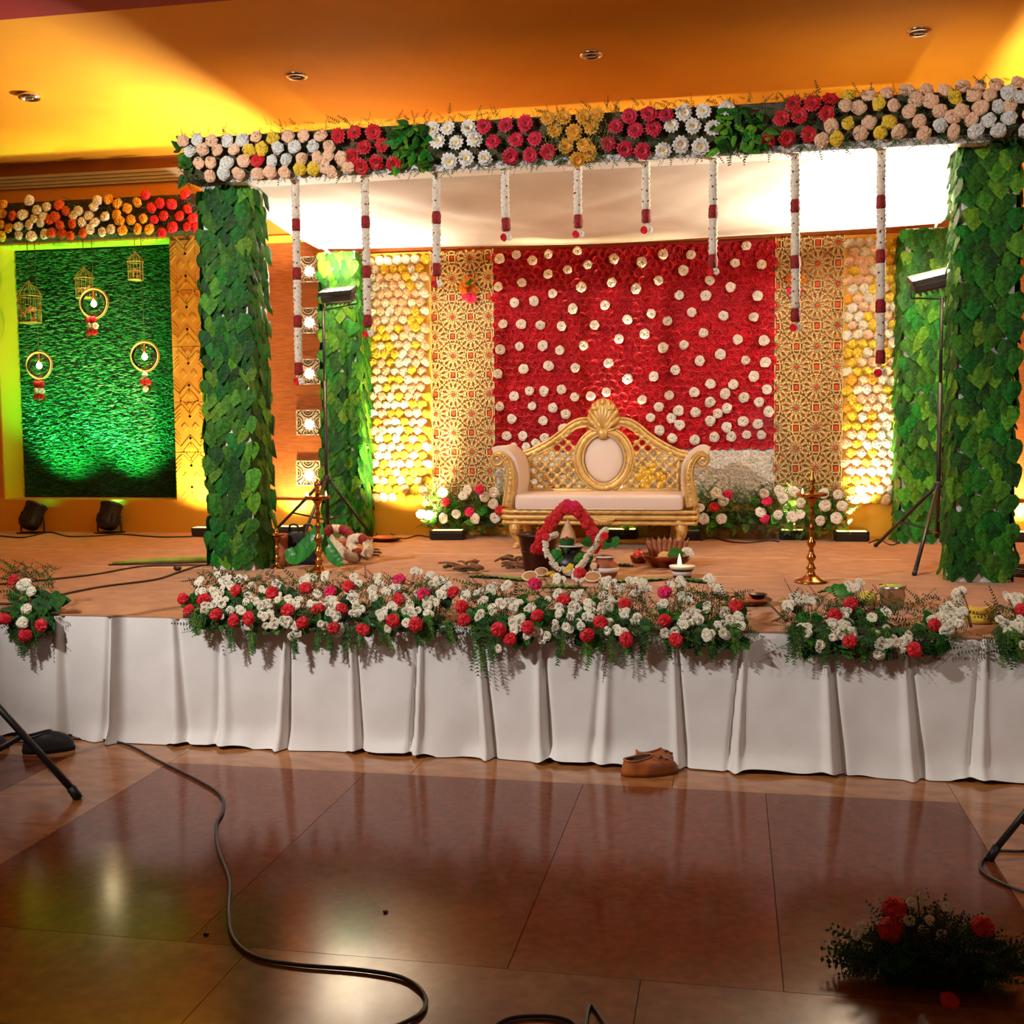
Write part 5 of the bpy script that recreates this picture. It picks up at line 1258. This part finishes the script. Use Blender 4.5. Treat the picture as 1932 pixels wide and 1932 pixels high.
# coconut halves
for (a, c_, r, lab) in ((1000, 1097, .055, 'split coconut half showing white flesh, beside a small cup'), (1021, 1088, .05, 'split coconut half lying behind the other two'), (1118, 1099, .058, 'split coconut half before the striped pot')):
    c = at(a, c_, z=HS); t = thing('coconut_half', lab, 'coconut', c, 'split coconut halves'); R = Matrix.Translation(c+V((0, 0, r*.62))) @ Matrix.Rotation(.5, 4, 'X')
    MB().lathe([(.0, -r*.75), (r*.5, -r*.62), (r*.85, -r*.3), (r, 0), (r*.95, .004)], n=18, M=R).build('shell', mat('coir', (176, 130, 80), .9, bump=.4, bscale=90), t)
    MB().lathe([(r*.97, .002), (r*.9, .008), (r*.8, .002), (r*.5, -.004), (0, -.006)], n=18, M=R).build('flesh', m_coconut, t)
c = at(1001, 1073, z=HS); MB().lathe([(.028, 0), (.036, .01), (.04, .05), (.043, .055), (.038, .055), (.03, .015), (0, .012)], c, 18).build('small_cup', mat('grey_cup', (176, 172, 178), .4), None, 'small grey cup between coconut half and copper bucket', 'cup')
# yellow fruit
for k, (a, c_) in enumerate(((1040, 1090), (1048, 1094), (1054, 1088))):
    c = at(a, c_, z=HS); MB().tube(cr([c+V((-.03, 0, .02)), c+V((-.01, -.01, .03)), c+V((.02, 0, .028)), c+V((.035, .01, .018))], 4), [.006]+[.013]*4+[.016]*4+[.013]*3+[.006], 8).build('small_banana', m_banana, None, 'tiny yellow banana between the two nearer coconut halves', 'fruit', 'tiny bananas')
# leaves the offerings lie on
for k, (q0, q1, wd, m, lab) in enumerate((((925, 1088), (1010, 1097), .05, m_ash, 'pale green banana leaf strip under the coconut halves'), ((1150, 1098), (1262, 1092), .06, m_ash, 'pale green banana leaf strip between striped pot and oil lamp'), ((1020, 1108), (1110, 1108), .05, m_ash, 'pale green banana leaf strip before the jasmine loop'),
                                     ((1160, 1066), (1195, 1068), .04, G3, 'short dark green leaf behind the striped pot'), ((1275, 1092), (1340, 1100), .045, G3, 'dark green leaf under the burning oil lamp'), ((885, 1088), (940, 1090), .04, G3, 'dark green leaf under the dried bark'))):
    a, e = at(*q0, z=HS+.006), at(*q1, z=HS+.006); blade('leaf_strip', [a, a.lerp(e, .33)+V((0, .01, .004)), a.lerp(e, .66)+V((0, -.01, .005)), e], wd, m, lab, 'leaf', (0, 0, 1), None, .12)
# dried bark heap
m_bark = mat('dry_bark', (140, 92, 56), .9, col2=(100, 62, 36), scale=30, bump=.4, bscale=80)
for i in range(22):
    px, py = (rnd(842, 905), rnd(1066, 1086)) if i < 13 else (rnd(950, 988), rnd(1058, 1080))
    c = at(px, py, z=HS); L = rnd(.05, .1); a = rnd(0, PI); z = rnd(.008, .045)
    MB().tube(cr([c+V((-L*math.cos(a), -L*math.sin(a)*.5, z)), c+V((0, 0, z+rnd(.005, .025))), c+V((L*math.cos(a), L*math.sin(a)*.5, max(.006, z+rnd(-.02, .03))))], 4), [.006]+[rnd(.012, .022)]*7+[.006], 6, flat=.6).build('dry_twig', m_bark if i % 2 else m_twig, None, 'dry brown twig in the heap '+('near the leaf strip' if i < 13 else 'against the copper bucket'), 'twig', 'dry twigs near the leaf strip' if i < 13 else 'dry twigs against the bucket')
# copper bowl of fruit
c = at(1258, 1069, z=HS); t = thing('copper_bowl', 'wide copper bowl holding upright brown fruits', 'bowl', c)
MB().lathe([(.10, 0), (.105, .004), (.16, .05), (.185, .085), (.18, .088), (.15, .05), (.09, .014), (0, .012)], c, 32).build('bowl_body', m_copper, t)
for k in range(8):
    u = (k-3.5)/3.5; p0 = c+V((u*.085, .02+.03*abs(u), .035)); p1 = c+V((u*.14, .07, .20-.02*abs(u)))
    t2 = thing('brown_fruit', 'brown finger-shaped fruit in the copper bowl, '+('nearest the tomato', 'second from the tomato', 'third from the tomato', 'fourth from the tomato', 'fourth from the white flower', 'third from the white flower', 'second from the white flower', 'nearest the white flower')[k], 'fruit', p0, 'brown fruits in the copper bowl')
    P = cr([p0, p0.lerp(p1, .5)+V((0, -.02, 0)), p1], 5); MB().tube(P, [.012]+[.021]*8+[.015, .006][:len(P)-9], 8).build('fruit_flesh', m_brownf, t2)
    MB().tube([p1-V((0, 0, .008)), p1+V((u*.01, .01, .016))], .005, 6).build('stalk', m_twig, t2)
MB().ball(c+V((-.01, -.06, .075)), .045, 14, 8, 0, (1.2, 1, .9)).build('tan_sweet', mat('tan_ball', (214, 160, 92), .7), None, 'round tan ball at the front of the copper bowl', 'sweet')
put('betel_leaf', LEAF['1'][2], None, c+V((.03, -.09, .115)), face((0, -.8, .9), 1.3), .1, label='green betel leaf lying over the tan ball in the bowl', cat='leaf')
put('white_flower', WROSE[0], None, c+V((.145, -.06, .10)), face((.3, -1, .5)), .045, label='white flower on the rim of the copper bowl', cat='flower')
cs = c+V((-.16, -.02, 0)); cs = at(1206, 1062, z=HS)
MB().lathe([(.05, 0), (.055, .01), (.07, .05), (.068, .052), (.05, .014), (0, .012)], cs, 22).build('small_dish', m_copper, None, 'small copper dish holding a tomato beside the big bowl', 'dish')
t = thing('tomato', 'shiny red tomato in the small copper dish', 'tomato', cs+V((0, 0, .014)))
MB().ball(cs+V((0, 0, .056)), .046, 16, 10, 0, (1, 1, .92)).build('tomato_flesh', mat('tomato_red', (206, 46, 30), .25), t); MB().lathe([(.018, 0), (.006, .006), (.002, .014)], cs+V((0, 0, .094)), 6).build('stalk', G3, t)
# burning oil lamp
c = at(1287, 1090, z=HS); t = thing('clay_oil_lamp', 'small burning oil lamp with white painted bands', 'oil lamp', c)
MB().lathe([(.055, 0), (.06, .006), (.058, .03), (.075, .06), (.085, .078), (.08, .08), (.06, .06), (0, .055)], c, 24).build('lamp_bowl', mat('dark_clay', (70, 34, 24), .6), t)
MB().lathe([(.0605, .018), (.063, .032), (.069, .044)], c, 24).build('white_band', m_stripe, t); MB().lathe([(.078, .06), (.087, .078), (.083, .081)], c, 24).build('white_rim', m_stripe, t)
MB().tube([c+V((-.02, -.03, .062)), c+V((-.015, -.055, .085))], .006, 6).build('wick', m_black, t); flame(t, c+V((-.015, -.055, .085)), 1.75)
lamp('wick_light', 'POINT', c+V((-.015, -.06, .14)), c, .5, (1, .6, .25), .015)

# things among the right-hand edge flowers
pl, c = plate(1412, 1140, .13, .03, m_copper, 'copper plate behind the short flower arrangement', 'copper_plate')
t = thing('copper_ladle', 'long-handled copper ladle resting across the copper plate', 'ladle', c)
p0 = c+V((.05, -.06, .035)); p1 = at(1484, 1170, z=HS+.012)
MB().lathe([(0, 0), (.03, .006), (.05, .03), (.053, .034), (.048, .034), (.028, .012), (0, .006)], p0+V((0, 0, 0)), 18).build('ladle_cup', m_dcopper, t)
MB().tube(cr([p0+V((.04, -.01, .03)), p0.lerp(p1, .4)+V((0, 0, .025)), p0.lerp(p1, .9), p1], 6), [.006]*14+[.009]*5, 8).build('ladle_handle', m_dcopper, t)
c = at(1683, 1146, z=HS); t = thing('steel_tumbler', 'steel tumbler filled with something lime green, among the edge flowers', 'tumbler', c)
MB().lathe([(.055, 0), (.06, .004), (.068, .10), (.075, .122), (.071, .122), (.062, .095), (0, .095)], c, 26).build('tumbler_body', m_steel, t)
MB().lathe([(.066, .100), (.062, .116), (.04, .124), (0, .127)], c, 22).build('lime_filling', mat('lime_green', (190, 200, 40), .5), t)
c = at(1635, 1143, z=HS); t = thing('mango', 'yellow-green mango beside the steel tumbler', 'mango', c)
MB().ball(c+V((0, 0, .042)), .042, 16, 9, 0, (1.3, .95, 1)).build('mango_flesh', mat('mango_skin', (206, 186, 60), .4, col2=(160, 160, 50), scale=12), t); MB().tube([c+V((.045, 0, .06)), c+V((.058, 0, .072))], .004, 6).build('stalk', m_twig, t)
a, e = at(1548, 1124, z=HS+.03), at(1596, 1134, z=HS+.03); blade('green_leaf', [a+V((0, 0, .02)), a.lerp(e, .5)+V((0, 0, .045)), e+V((0, 0, .02)), at(1602, 1142, z=HS+.005)], .06, G1, 'broad green leaf behind the edge flowers, near the mango', 'leaf', (0, -.5, 1))
c = at(1645, 1190, z=HS); t = thing('husked_coconut', 'small brown coconut at the stage edge below the tumbler', 'coconut', c)
MB().ball(c+V((0, 0, .052)), .052, 16, 10, 0, (1, 1, 1.05), wob=.03).build('husk', m_husk, t); MB().lathe([(.02, 0), (.012, .02), (.003, .04)], c+V((0, 0, .1)), 8).build('tuft', m_husk, t)
c = at(1852, 1176, z=HS); 
for k, (dx, dy, dz, rot) in enumerate(((-.01, -.03, .02, .1), (.0, .0, .026, -.05), (-.015, .03, .03, .15), (.0, .005, .062, .0))):
    P = cr([c+V((dx-.075, dy, dz+.012)), c+V((dx-.03, dy-.008, dz)), c+V((dx+.03, dy-.004, dz+.002)), c+V((dx+.075, dy+.01, dz+.02+rot*.1))], 5)
    t = thing('banana', ('ripe yellow banana at the front of the small pile', 'ripe yellow banana under the topmost one of the small pile', 'ripe yellow banana at the back of the small pile', 'topmost ripe yellow banana of the small pile')[k], 'banana', (c.x+dx, c.y+dy, HS+dz-.02), 'yellow bananas on the stage edge')
    n = len(P); MB().tube(P, [.005, .012]+[.018+.002*math.sin(PI*q/n) for q in range(n-4)]+[.012, .006], 8).build('peel', m_banana, t)
    MB().tube([P[-1], P[-1]+V((.018, .004, .008))], .0045, 6).build('stalk', m_twig, t)

# ================================================================== CABLES, STALK
def cable(pts, r, m, lab, z=None, nm='cable', n=7):
    P = cr(pts, n)
    return MB().tube(P, r, 8).build(nm, m, None, lab, 'cable')
m_cable = mat('brown_cable', (66, 28, 20), .5); m_cable2 = mat('dark_cable', (34, 22, 18), .4)
cable([at(a, c_, z=HS+.007) for a, c_ in ((-220, 1112), (0, 1102), (85, 1094), (180, 1083), (262, 1069), (330, 1066), (405, 1066))], .007, m_cable, 'brown cable across the stage, the one nearer the can lights')
cable([at(a, c_, z=HS+.007) for a, c_ in ((-220, 1140), (0, 1139), (35, 1137), (95, 1126), (190, 1107), (290, 1094), (335, 1080), (372, 1068), (404, 1062))], .007, m_cable, 'brown cable across the stage, the one passing behind the small flower spray')
a, e = at(212, 1066, z=HS), at(398, 1061, z=HS)
t = thing('green_stalk', 'long flat yellow-green stalk lying on the stage beside the leaf pillar', 'stalk', (a+e)/2)
MB().tube([a+V((0, 0, .014)), a.lerp(e, .2)+V((0, .0, .022)), a.lerp(e, .7)+V((0, 0, .026)), e+V((0, 0, .024))], [.008, .022, .026, .026], 10, flat=.9).build('stalk_body', mat('stalk_green', (164, 164, 40), .5, col2=(120, 140, 40), scale=6), t)
MB().tube([a+V((-.01, -.035, .006)), e+V((0, -.035, .006))], .006, 6).build('dark_rib', m_cable, t)
MB().ball(at(335, 1077, z=HS)+V((0, 0, .02)), .02, 10, 7, 0, (1.6, 1, 1)).build('cable_plug', m_cable, None, 'small brown plug lying near the green stalk', 'plug')
cable([at(a, c_, z=HS+.007) for a, c_ in ((-150, 1009), (-20, 1010), (35, 1014), (60, 1011), (95, 1004), (130, 1012), (180, 1011), (230, 1008), (300, 1013), (365, 1012))], .007, m_cable2, 'dark cable linking the two can lights')
cable([at(a, c_, z=HS+.007) for a, c_ in ((700, 1030), (716, 1000), (735, 1006), (760, 1016), (790, 1010), (812, 1014))], .006, m_cable, 'thin cable from the leaf pillar to the LED bar')
cable([at(a, c_, z=HS+.006) for a, c_ in ((1322, 1020), (1345, 1014), (1372, 1021), (1410, 1024), (1450, 1020), (1470, 1022))], .006, m_cable, 'thin cable between two LED bars behind the sofa leg')
cable([at(a, c_, z=HS+.006) for a, c_ in ((1640, 1024), (1660, 1018), (1680, 1028), (1700, 1022))], .006, m_cable, 'thin cable from LED bar to tripod')
cc = at(1950, 1085, z=HS)
for k in range(4): 
    P = [cc+V((.19*math.cos(2*PI*q/32)+.01*k, .15*math.sin(2*PI*q/32)*(1+.04*k), .008+.013*k)) for q in range(32)]
    if k == 0: t = thing('cable_coil', 'coil of black cable beside the right-hand leaf pillar', 'cable', cc)
    MB().tube(P, .007, 6, closed=True).build('loop', m_cable2, t)

# ================================================================== ON THE HALL FLOOR
def shoe(name, heel, toe, wd, hgt, m, m_in, lab, clog=True, group=None):
    heel, toe = V(heel), V(toe); d = toe-heel; L = d.length; d.normalize(); s_ = V((-d.y, d.x, 0))
    t = thing(name, lab, 'shoe', (heel+toe)/2, group)
    n = 32
    def outline(k, grow=1, sx=0): # footprint
        a = 2*PI*k/n; u = .5-.5*math.cos(a)   # 0 heel .. 1 toe
        w_ = wd*(.78+.32*math.sin(PI*min(1, u*.9+.1)))*.5
        return u, (abs(math.sin(a))**.8)*(1 if math.sin(a) >= 0 else -1)*w_*grow
    def P(u, v, z): return heel+d*(u*L)+s_*v+V((0, 0, z))
    b = MB(); vs = []; fs = []
    def ring(fn):
        for k in range(n): vs.append(fn(k))
    ring(lambda k: P(outline(k)[0], outline(k, .97)[1], .0))
    ring(lambda k: P(outline(k)[0]*1.02-.01, outline(k, 1.03)[1], hgt*.18))
    nb = len(vs)//n
    b.add(vs, [(i*n+j, i*n+(j+1) % n, (i+1)*n+(j+1) % n, (i+1)*n+j) for i in range(nb-1) for j in range(n)]+[tuple(reversed(range(n)))], 0, True); b.build('sole', m_in if clog is None else m, t)
    b = MB(); vs = []
    def rim(k):
        a = 2*PI*k/n; u = .05+.25*(1-math.cos(a)); v = math.sin(a)*wd*.36
        return u, v, hgt*(.78+.30*(u-.05)/.5+.12*max(0, math.cos(a))**3)
    def mix(k, q, bul):
        u0, v0 = outline(k, 1.03); u1, v1, z1 = rim(k); z0 = hgt*.18
        toe_b = max(0, u0-.45)
        f_ = min(1, max(0, (u0-.35)/.3))
        return P(u0+(u1-u0)*q, v0+(v1-v0)*q, z0+(z1-z0)*(q**(.9-.42*f_))+bul*hgt*(.1+.35*f_))
    ring(lambda k: P(outline(k)[0]*1.0, outline(k, 1.0)[1], hgt*.16))
    for q, bl in ((.08, .12), (.2, .2), (.4, .22), (.65, .15), (.85, .06), (1, 0)): ring(lambda k: mix(k, q, bl))
    ring(lambda k: P(*(lambda u, v, z: (u, v*.9, z+.002))(*rim(k))))
    ring(lambda k: P(*(lambda u, v, z: (u+.01, v*.86, z*.55))(*rim(k))))
    ring(lambda k: P(*(lambda u, v, z: (u+.02, v*.8, hgt*.22))(*rim(k))))
    m_ = len(vs)//n
    b.add(vs, [(i*n+j, i*n+(j+1) % n, (i+1)*n+(j+1) % n, (i+1)*n+j) for i in range(m_-1) for j in range(n)], 0, True)
    b.f.append([(m_-1)*n+j for j in range(n)]); b.m.append(1); b.sm.append(False)
    for i in range(len(b.f)-1):
        if min(b.f[i]) >= 7*n: b.m[i] = 1
    b.build('upper', [m, m_in], t)
    MB().tube([P(*rim(k)) for k in range(n)], .0055, 6, closed=True).build('rim_piping', m, t)
    if clog:
        b = MB()
        for u, v in ((.68, .0), (.76, .022), (.76, -.022), (.66, -.03)):
            b.ball(P(u, v, hgt*(1.10-1.6*(u-.6))), .0075, 8, 5, 0, (1.4, 1, .6))
        b.build('vent_holes', m_black, t)
    return t
m_clog = mat('brown_clog', (160, 84, 22), .45, col2=(124, 60, 16), scale=12); m_clogin = mat('clog_inside', (44, 22, 14), .8)
m_sh = mat('black_leather', (26, 22, 20), .5); m_shin = mat('shoe_inside', (14, 12, 12), .9)
shoe('clog', at(1172, 1463, z=.002), at(1280, 1456, z=.002), .11, .085, m_clog, m_clogin, 'brown clog with dark holes in front of the white skirt', True, 'pair of brown clogs')
h = at(1196, 1445, z=.002); shoe('clog', (h.x, h.y, .002), (h.x+.235, h.y+.03, .002), .10, .085, m_clog, m_clogin, 'brown clog half hidden behind its mate at the skirt hem', True, 'pair of brown clogs')
shoe('black_shoe', at(42, 1421, z=.002), at(142, 1413, z=.002), .10, .10, m_sh, m_shin, 'black shoe whole in view behind the tripod leg', None, 'black shoes at the hem')
shoe('black_shoe', at(-85, 1411, z=.002), at(17, 1411, z=.002), .10, .08, m_sh, m_shin, 'black shoe of which only the toe shows, left of the tripod', None, 'black shoes at the hem')
def stand(foot, hub, col, others, lab, r=.017):
    t = thing('tripod_stand', lab, 'tripod', (hub.x, hub.y, 0), 'black tripod stands on the hall floor')
    for f in [foot]+others:
        f = V(f); lg = MB().tube([hub, V((f.x, f.y, .014))], r, 10).build('leg', m_black, t); MB().tube([V((f.x, f.y, .002)), V((f.x, f.y, .016))+(hub-f).normalized()*.05], r*1.25, 8).build('rubber_foot', m_blackp, lg)
        q = hub.lerp(f, .58); MB().tube([q, V((hub.x, hub.y, col))], r*.85, 8).build('brace', m_black, t)
    MB().tube([V((hub.x, hub.y, max(col-.04, .01))), V((hub.x, hub.y, 1.9))], r*1.05, 10).build('pole', m_black, t)
    MB().lathe([(r*1.6, -.05), (r*1.9, -.03), (r*1.9, .04), (r*1.3, .06)], hub, 12).build('hub_collar', m_blackp, t)
    MB().lathe([(r*1.5, -.02), (r*1.7, 0), (r*1.5, .03)], (hub.x, hub.y, col), 12).build('lower_collar', m_blackp, t)
f = at(148, 1508, z=0); hub = at(-100, 1226, y=f.y+.05); col = at(-100, 1538, y=f.y+.05).z
stand(f, hub, max(col, .06), [(hub.x-.45, hub.y+.42, 0), (hub.x-.4, hub.y-.5, 0)], 'black tripod stand beside the black shoes')
f = at(1866, 1624, z=0); hub = at(2010, 1440, y=f.y+.06); col = at(2010, 1606, y=f.y+.06).z
stand(f, hub, max(col, .06), [(hub.x+.4, hub.y+.3, 0), (hub.x+.2, hub.y-.4, 0)], 'black tripod stand by the flower trough on the hall floor', .013)
fc = [at(a, c_, z=.008) for a, c_ in ((-250, 1396), (-120, 1392), (40, 1400), (140, 1393), (230, 1402), (300, 1436), (380, 1476), (417, 1502), (420, 1530), (408, 1556), (411, 1600), (432, 1660), (431, 1720), (440, 1770), (482, 1805), (560, 1820), (680, 1830), (760, 1845), (800, 1876), (795, 1910), (740, 1940), (660, 1972))]
cable(fc, .0065, m_cable2, 'long dark cable snaking across the polished floor from the skirt')
cable([at(a, c_, z=.007) for a, c_ in ((905, 1975), (935, 1935), (970, 1920), (1030, 1917), (1075, 1926), (1100, 1945), (1110, 1905), (1118, 1898), (1140, 1930), (1165, 1975))], .006, m_cable2, 'short bent cable on the floor far from the skirt')
cable([at(a, c_, z=.007) for a, c_ in ((1990, 1598), (1932, 1606), (1880, 1606), (1855, 1622), (1852, 1642), (1880, 1662), (1932, 1682), (2000, 1700))], .006, m_cable2, 'dark cable looping around the tripod foot by the flower trough')
for px, py in ((389, 1764), (727, 1722)): 
    p = at(px, py, z=0); MB().ball(p+V((0, 0, .004)), .008, 7, 5, 0, (1.3, 1, .5), wob=.25).build('floor_crumb', m_black, None, 'tiny black crumb on the polished floor', 'debris', 'crumbs on the floor')
# flower trough
c = at(1762, 1868, z=0); t = thing('flower_trough', 'dark green flower trough with carnations and ferns standing on the hall floor', 'flower arrangement', c)
c2 = c+V((0, .06, 0)); b = MB(); m_tr = mat('dark_green_plastic', (14, 44, 34), .5)
b.add([(c2.x+sx*(.13 if z == 0 else .155), c2.y+sy*(.05 if z == 0 else .065), z) for z in (0, .075) for sx, sy in ((-1, -1), (1, -1), (1, 1), (-1, 1))], [(3, 2, 1, 0), (0, 1, 5, 4), (1, 2, 6, 5), (2, 3, 7, 6), (3, 0, 4, 7), (4, 5, 6, 7)])
b.tube([(c2.x-.157, c2.y-.066, .073), (c2.x+.157, c2.y-.066, .073), (c2.x+.157, c2.y+.066, .073), (c2.x-.157, c2.y+.066, .073)], .006, 6, closed=True); b.build('trough', m_tr, t)
b = MB()
for i in range(1100):
    a = rnd(0, 2*PI); q = math.sqrt(random.random()); x = math.cos(a)*q*.25; y = math.sin(a)*q*.11; h_ = rnd(.04, .16)*(1-.55*(x/.25)**2)
    d = V((x*4+rnd(-.5, .5), rnd(-.6, .6), rnd(.0, .8) if abs(x) < .17 else rnd(-.25, .35)))
    sprig(b, c2+V((x*.85, y, max(.02, h_))), d, rnd(.05, .10), random.choice((0, 1, 1)), 7, .45)
for i in range(60):
    s_ = random.choice((-1, 1)); sprig(b, c2+V((s_*.14, rnd(-.06, .06), rnd(.03, .09))), (s_, rnd(-.4, .4), rnd(-.1, .5)), rnd(.12, .2), 0, 9, .4)
b.build('foliage', [m_fern, m_fern2], t, kind='stuff')
FB = [(1688, 1715, 'r', .036), (1682, 1757, 'r', .042), (1853, 1749, 'r', .034), (1731, 1682, 'u', .017), (1719, 1702, 'u', .018), (1744, 1700, 'u', .018), (1785, 1711, 'u', .016)]+[(1540+a/4.93, 1650+c_/4.93, 'u', .02) for a, c_ in ((430, 500), (370, 560), (480, 670), (865, 430), (1060, 430), (1000, 520), (1170, 560), (1380, 640), (350, 860), (560, 690))]
for a, c_, k, r in FB:
    p = at(a, c_, y=c2.y-.02); nm = 'red_carnation' if k == 'r' else 'white_bud'
    put(nm, random.choice(RUF['r']) if k == 'r' else random.choice(MUM), t, p, face((rnd(-.4, .4), -.7, .7), rnd(0, 6)), r)
    MB().tube([p-V((0, 0, .004)), V((c2.x+(p.x-c2.x)*.5, c2.y, .07))], .0025, 5).build('stem', m_fern2, t)
for k in range(26):
    p = c2+V((rnd(-.2, .2), rnd(-.09, .06), rnd(.05, .14))); put('leaf', random.choice(LEAF['3']), t, p, face((rnd(-.6, .6), -.7, .8), rnd(-2, 2)), rnd(.04, .06))
p = at(1791, 1893, z=0); put('fallen_carnation', RUF['r'][0], None, p+V((0, 0, .003)), face((.2, -.5, 1), .6), .03, label='single red carnation fallen on the floor before the flower trough', cat='flower')
# smoke drifting from the offerings
m_smoke = bpy.data.materials.new('smoke'); m_smoke.use_nodes = True
_n = m_smoke.node_tree.nodes; _l = m_smoke.node_tree.links; _n.remove(_n['Principled BSDF'])
_v = _n.new('ShaderNodeVolumePrincipled'); _v.inputs['Color'].default_value = (.9, .88, .85, 1); _v.inputs['Anisotropy'].default_value = .2
_t = _n.new('ShaderNodeTexCoord'); _z = _n.new('ShaderNodeTexNoise'); _z.inputs['Scale'].default_value = 3.5; _z.inputs['Detail'].default_value = 3
_m = _n.new('ShaderNodeMapRange'); _m.inputs[1].default_value = .42; _m.inputs[2].default_value = .72; _m.inputs[3].default_value = 0; _m.inputs[4].default_value = .9
_l.new(_t.outputs['Object'], _z.inputs['Vector']); _l.new(_z.outputs['Fac'], _m.inputs[0]); _l.new(_m.outputs[0], _v.inputs['Density']); _l.new(_v.outputs[0], _n['Material Output'].inputs['Volume'])
c = at(1440, 1075, z=HS)
b = MB(); b.lathe([(.02, .03), (.10, .12), (.17, .3), (.21, .55), (.24, .8), (.2, 1.0), (.1, 1.12), (.02, 1.16)], c, 16); b.build('smoke_plume', m_smoke, None, 'thin smoke drifting up from the stage before the gold lattice', 'smoke', kind='stuff')
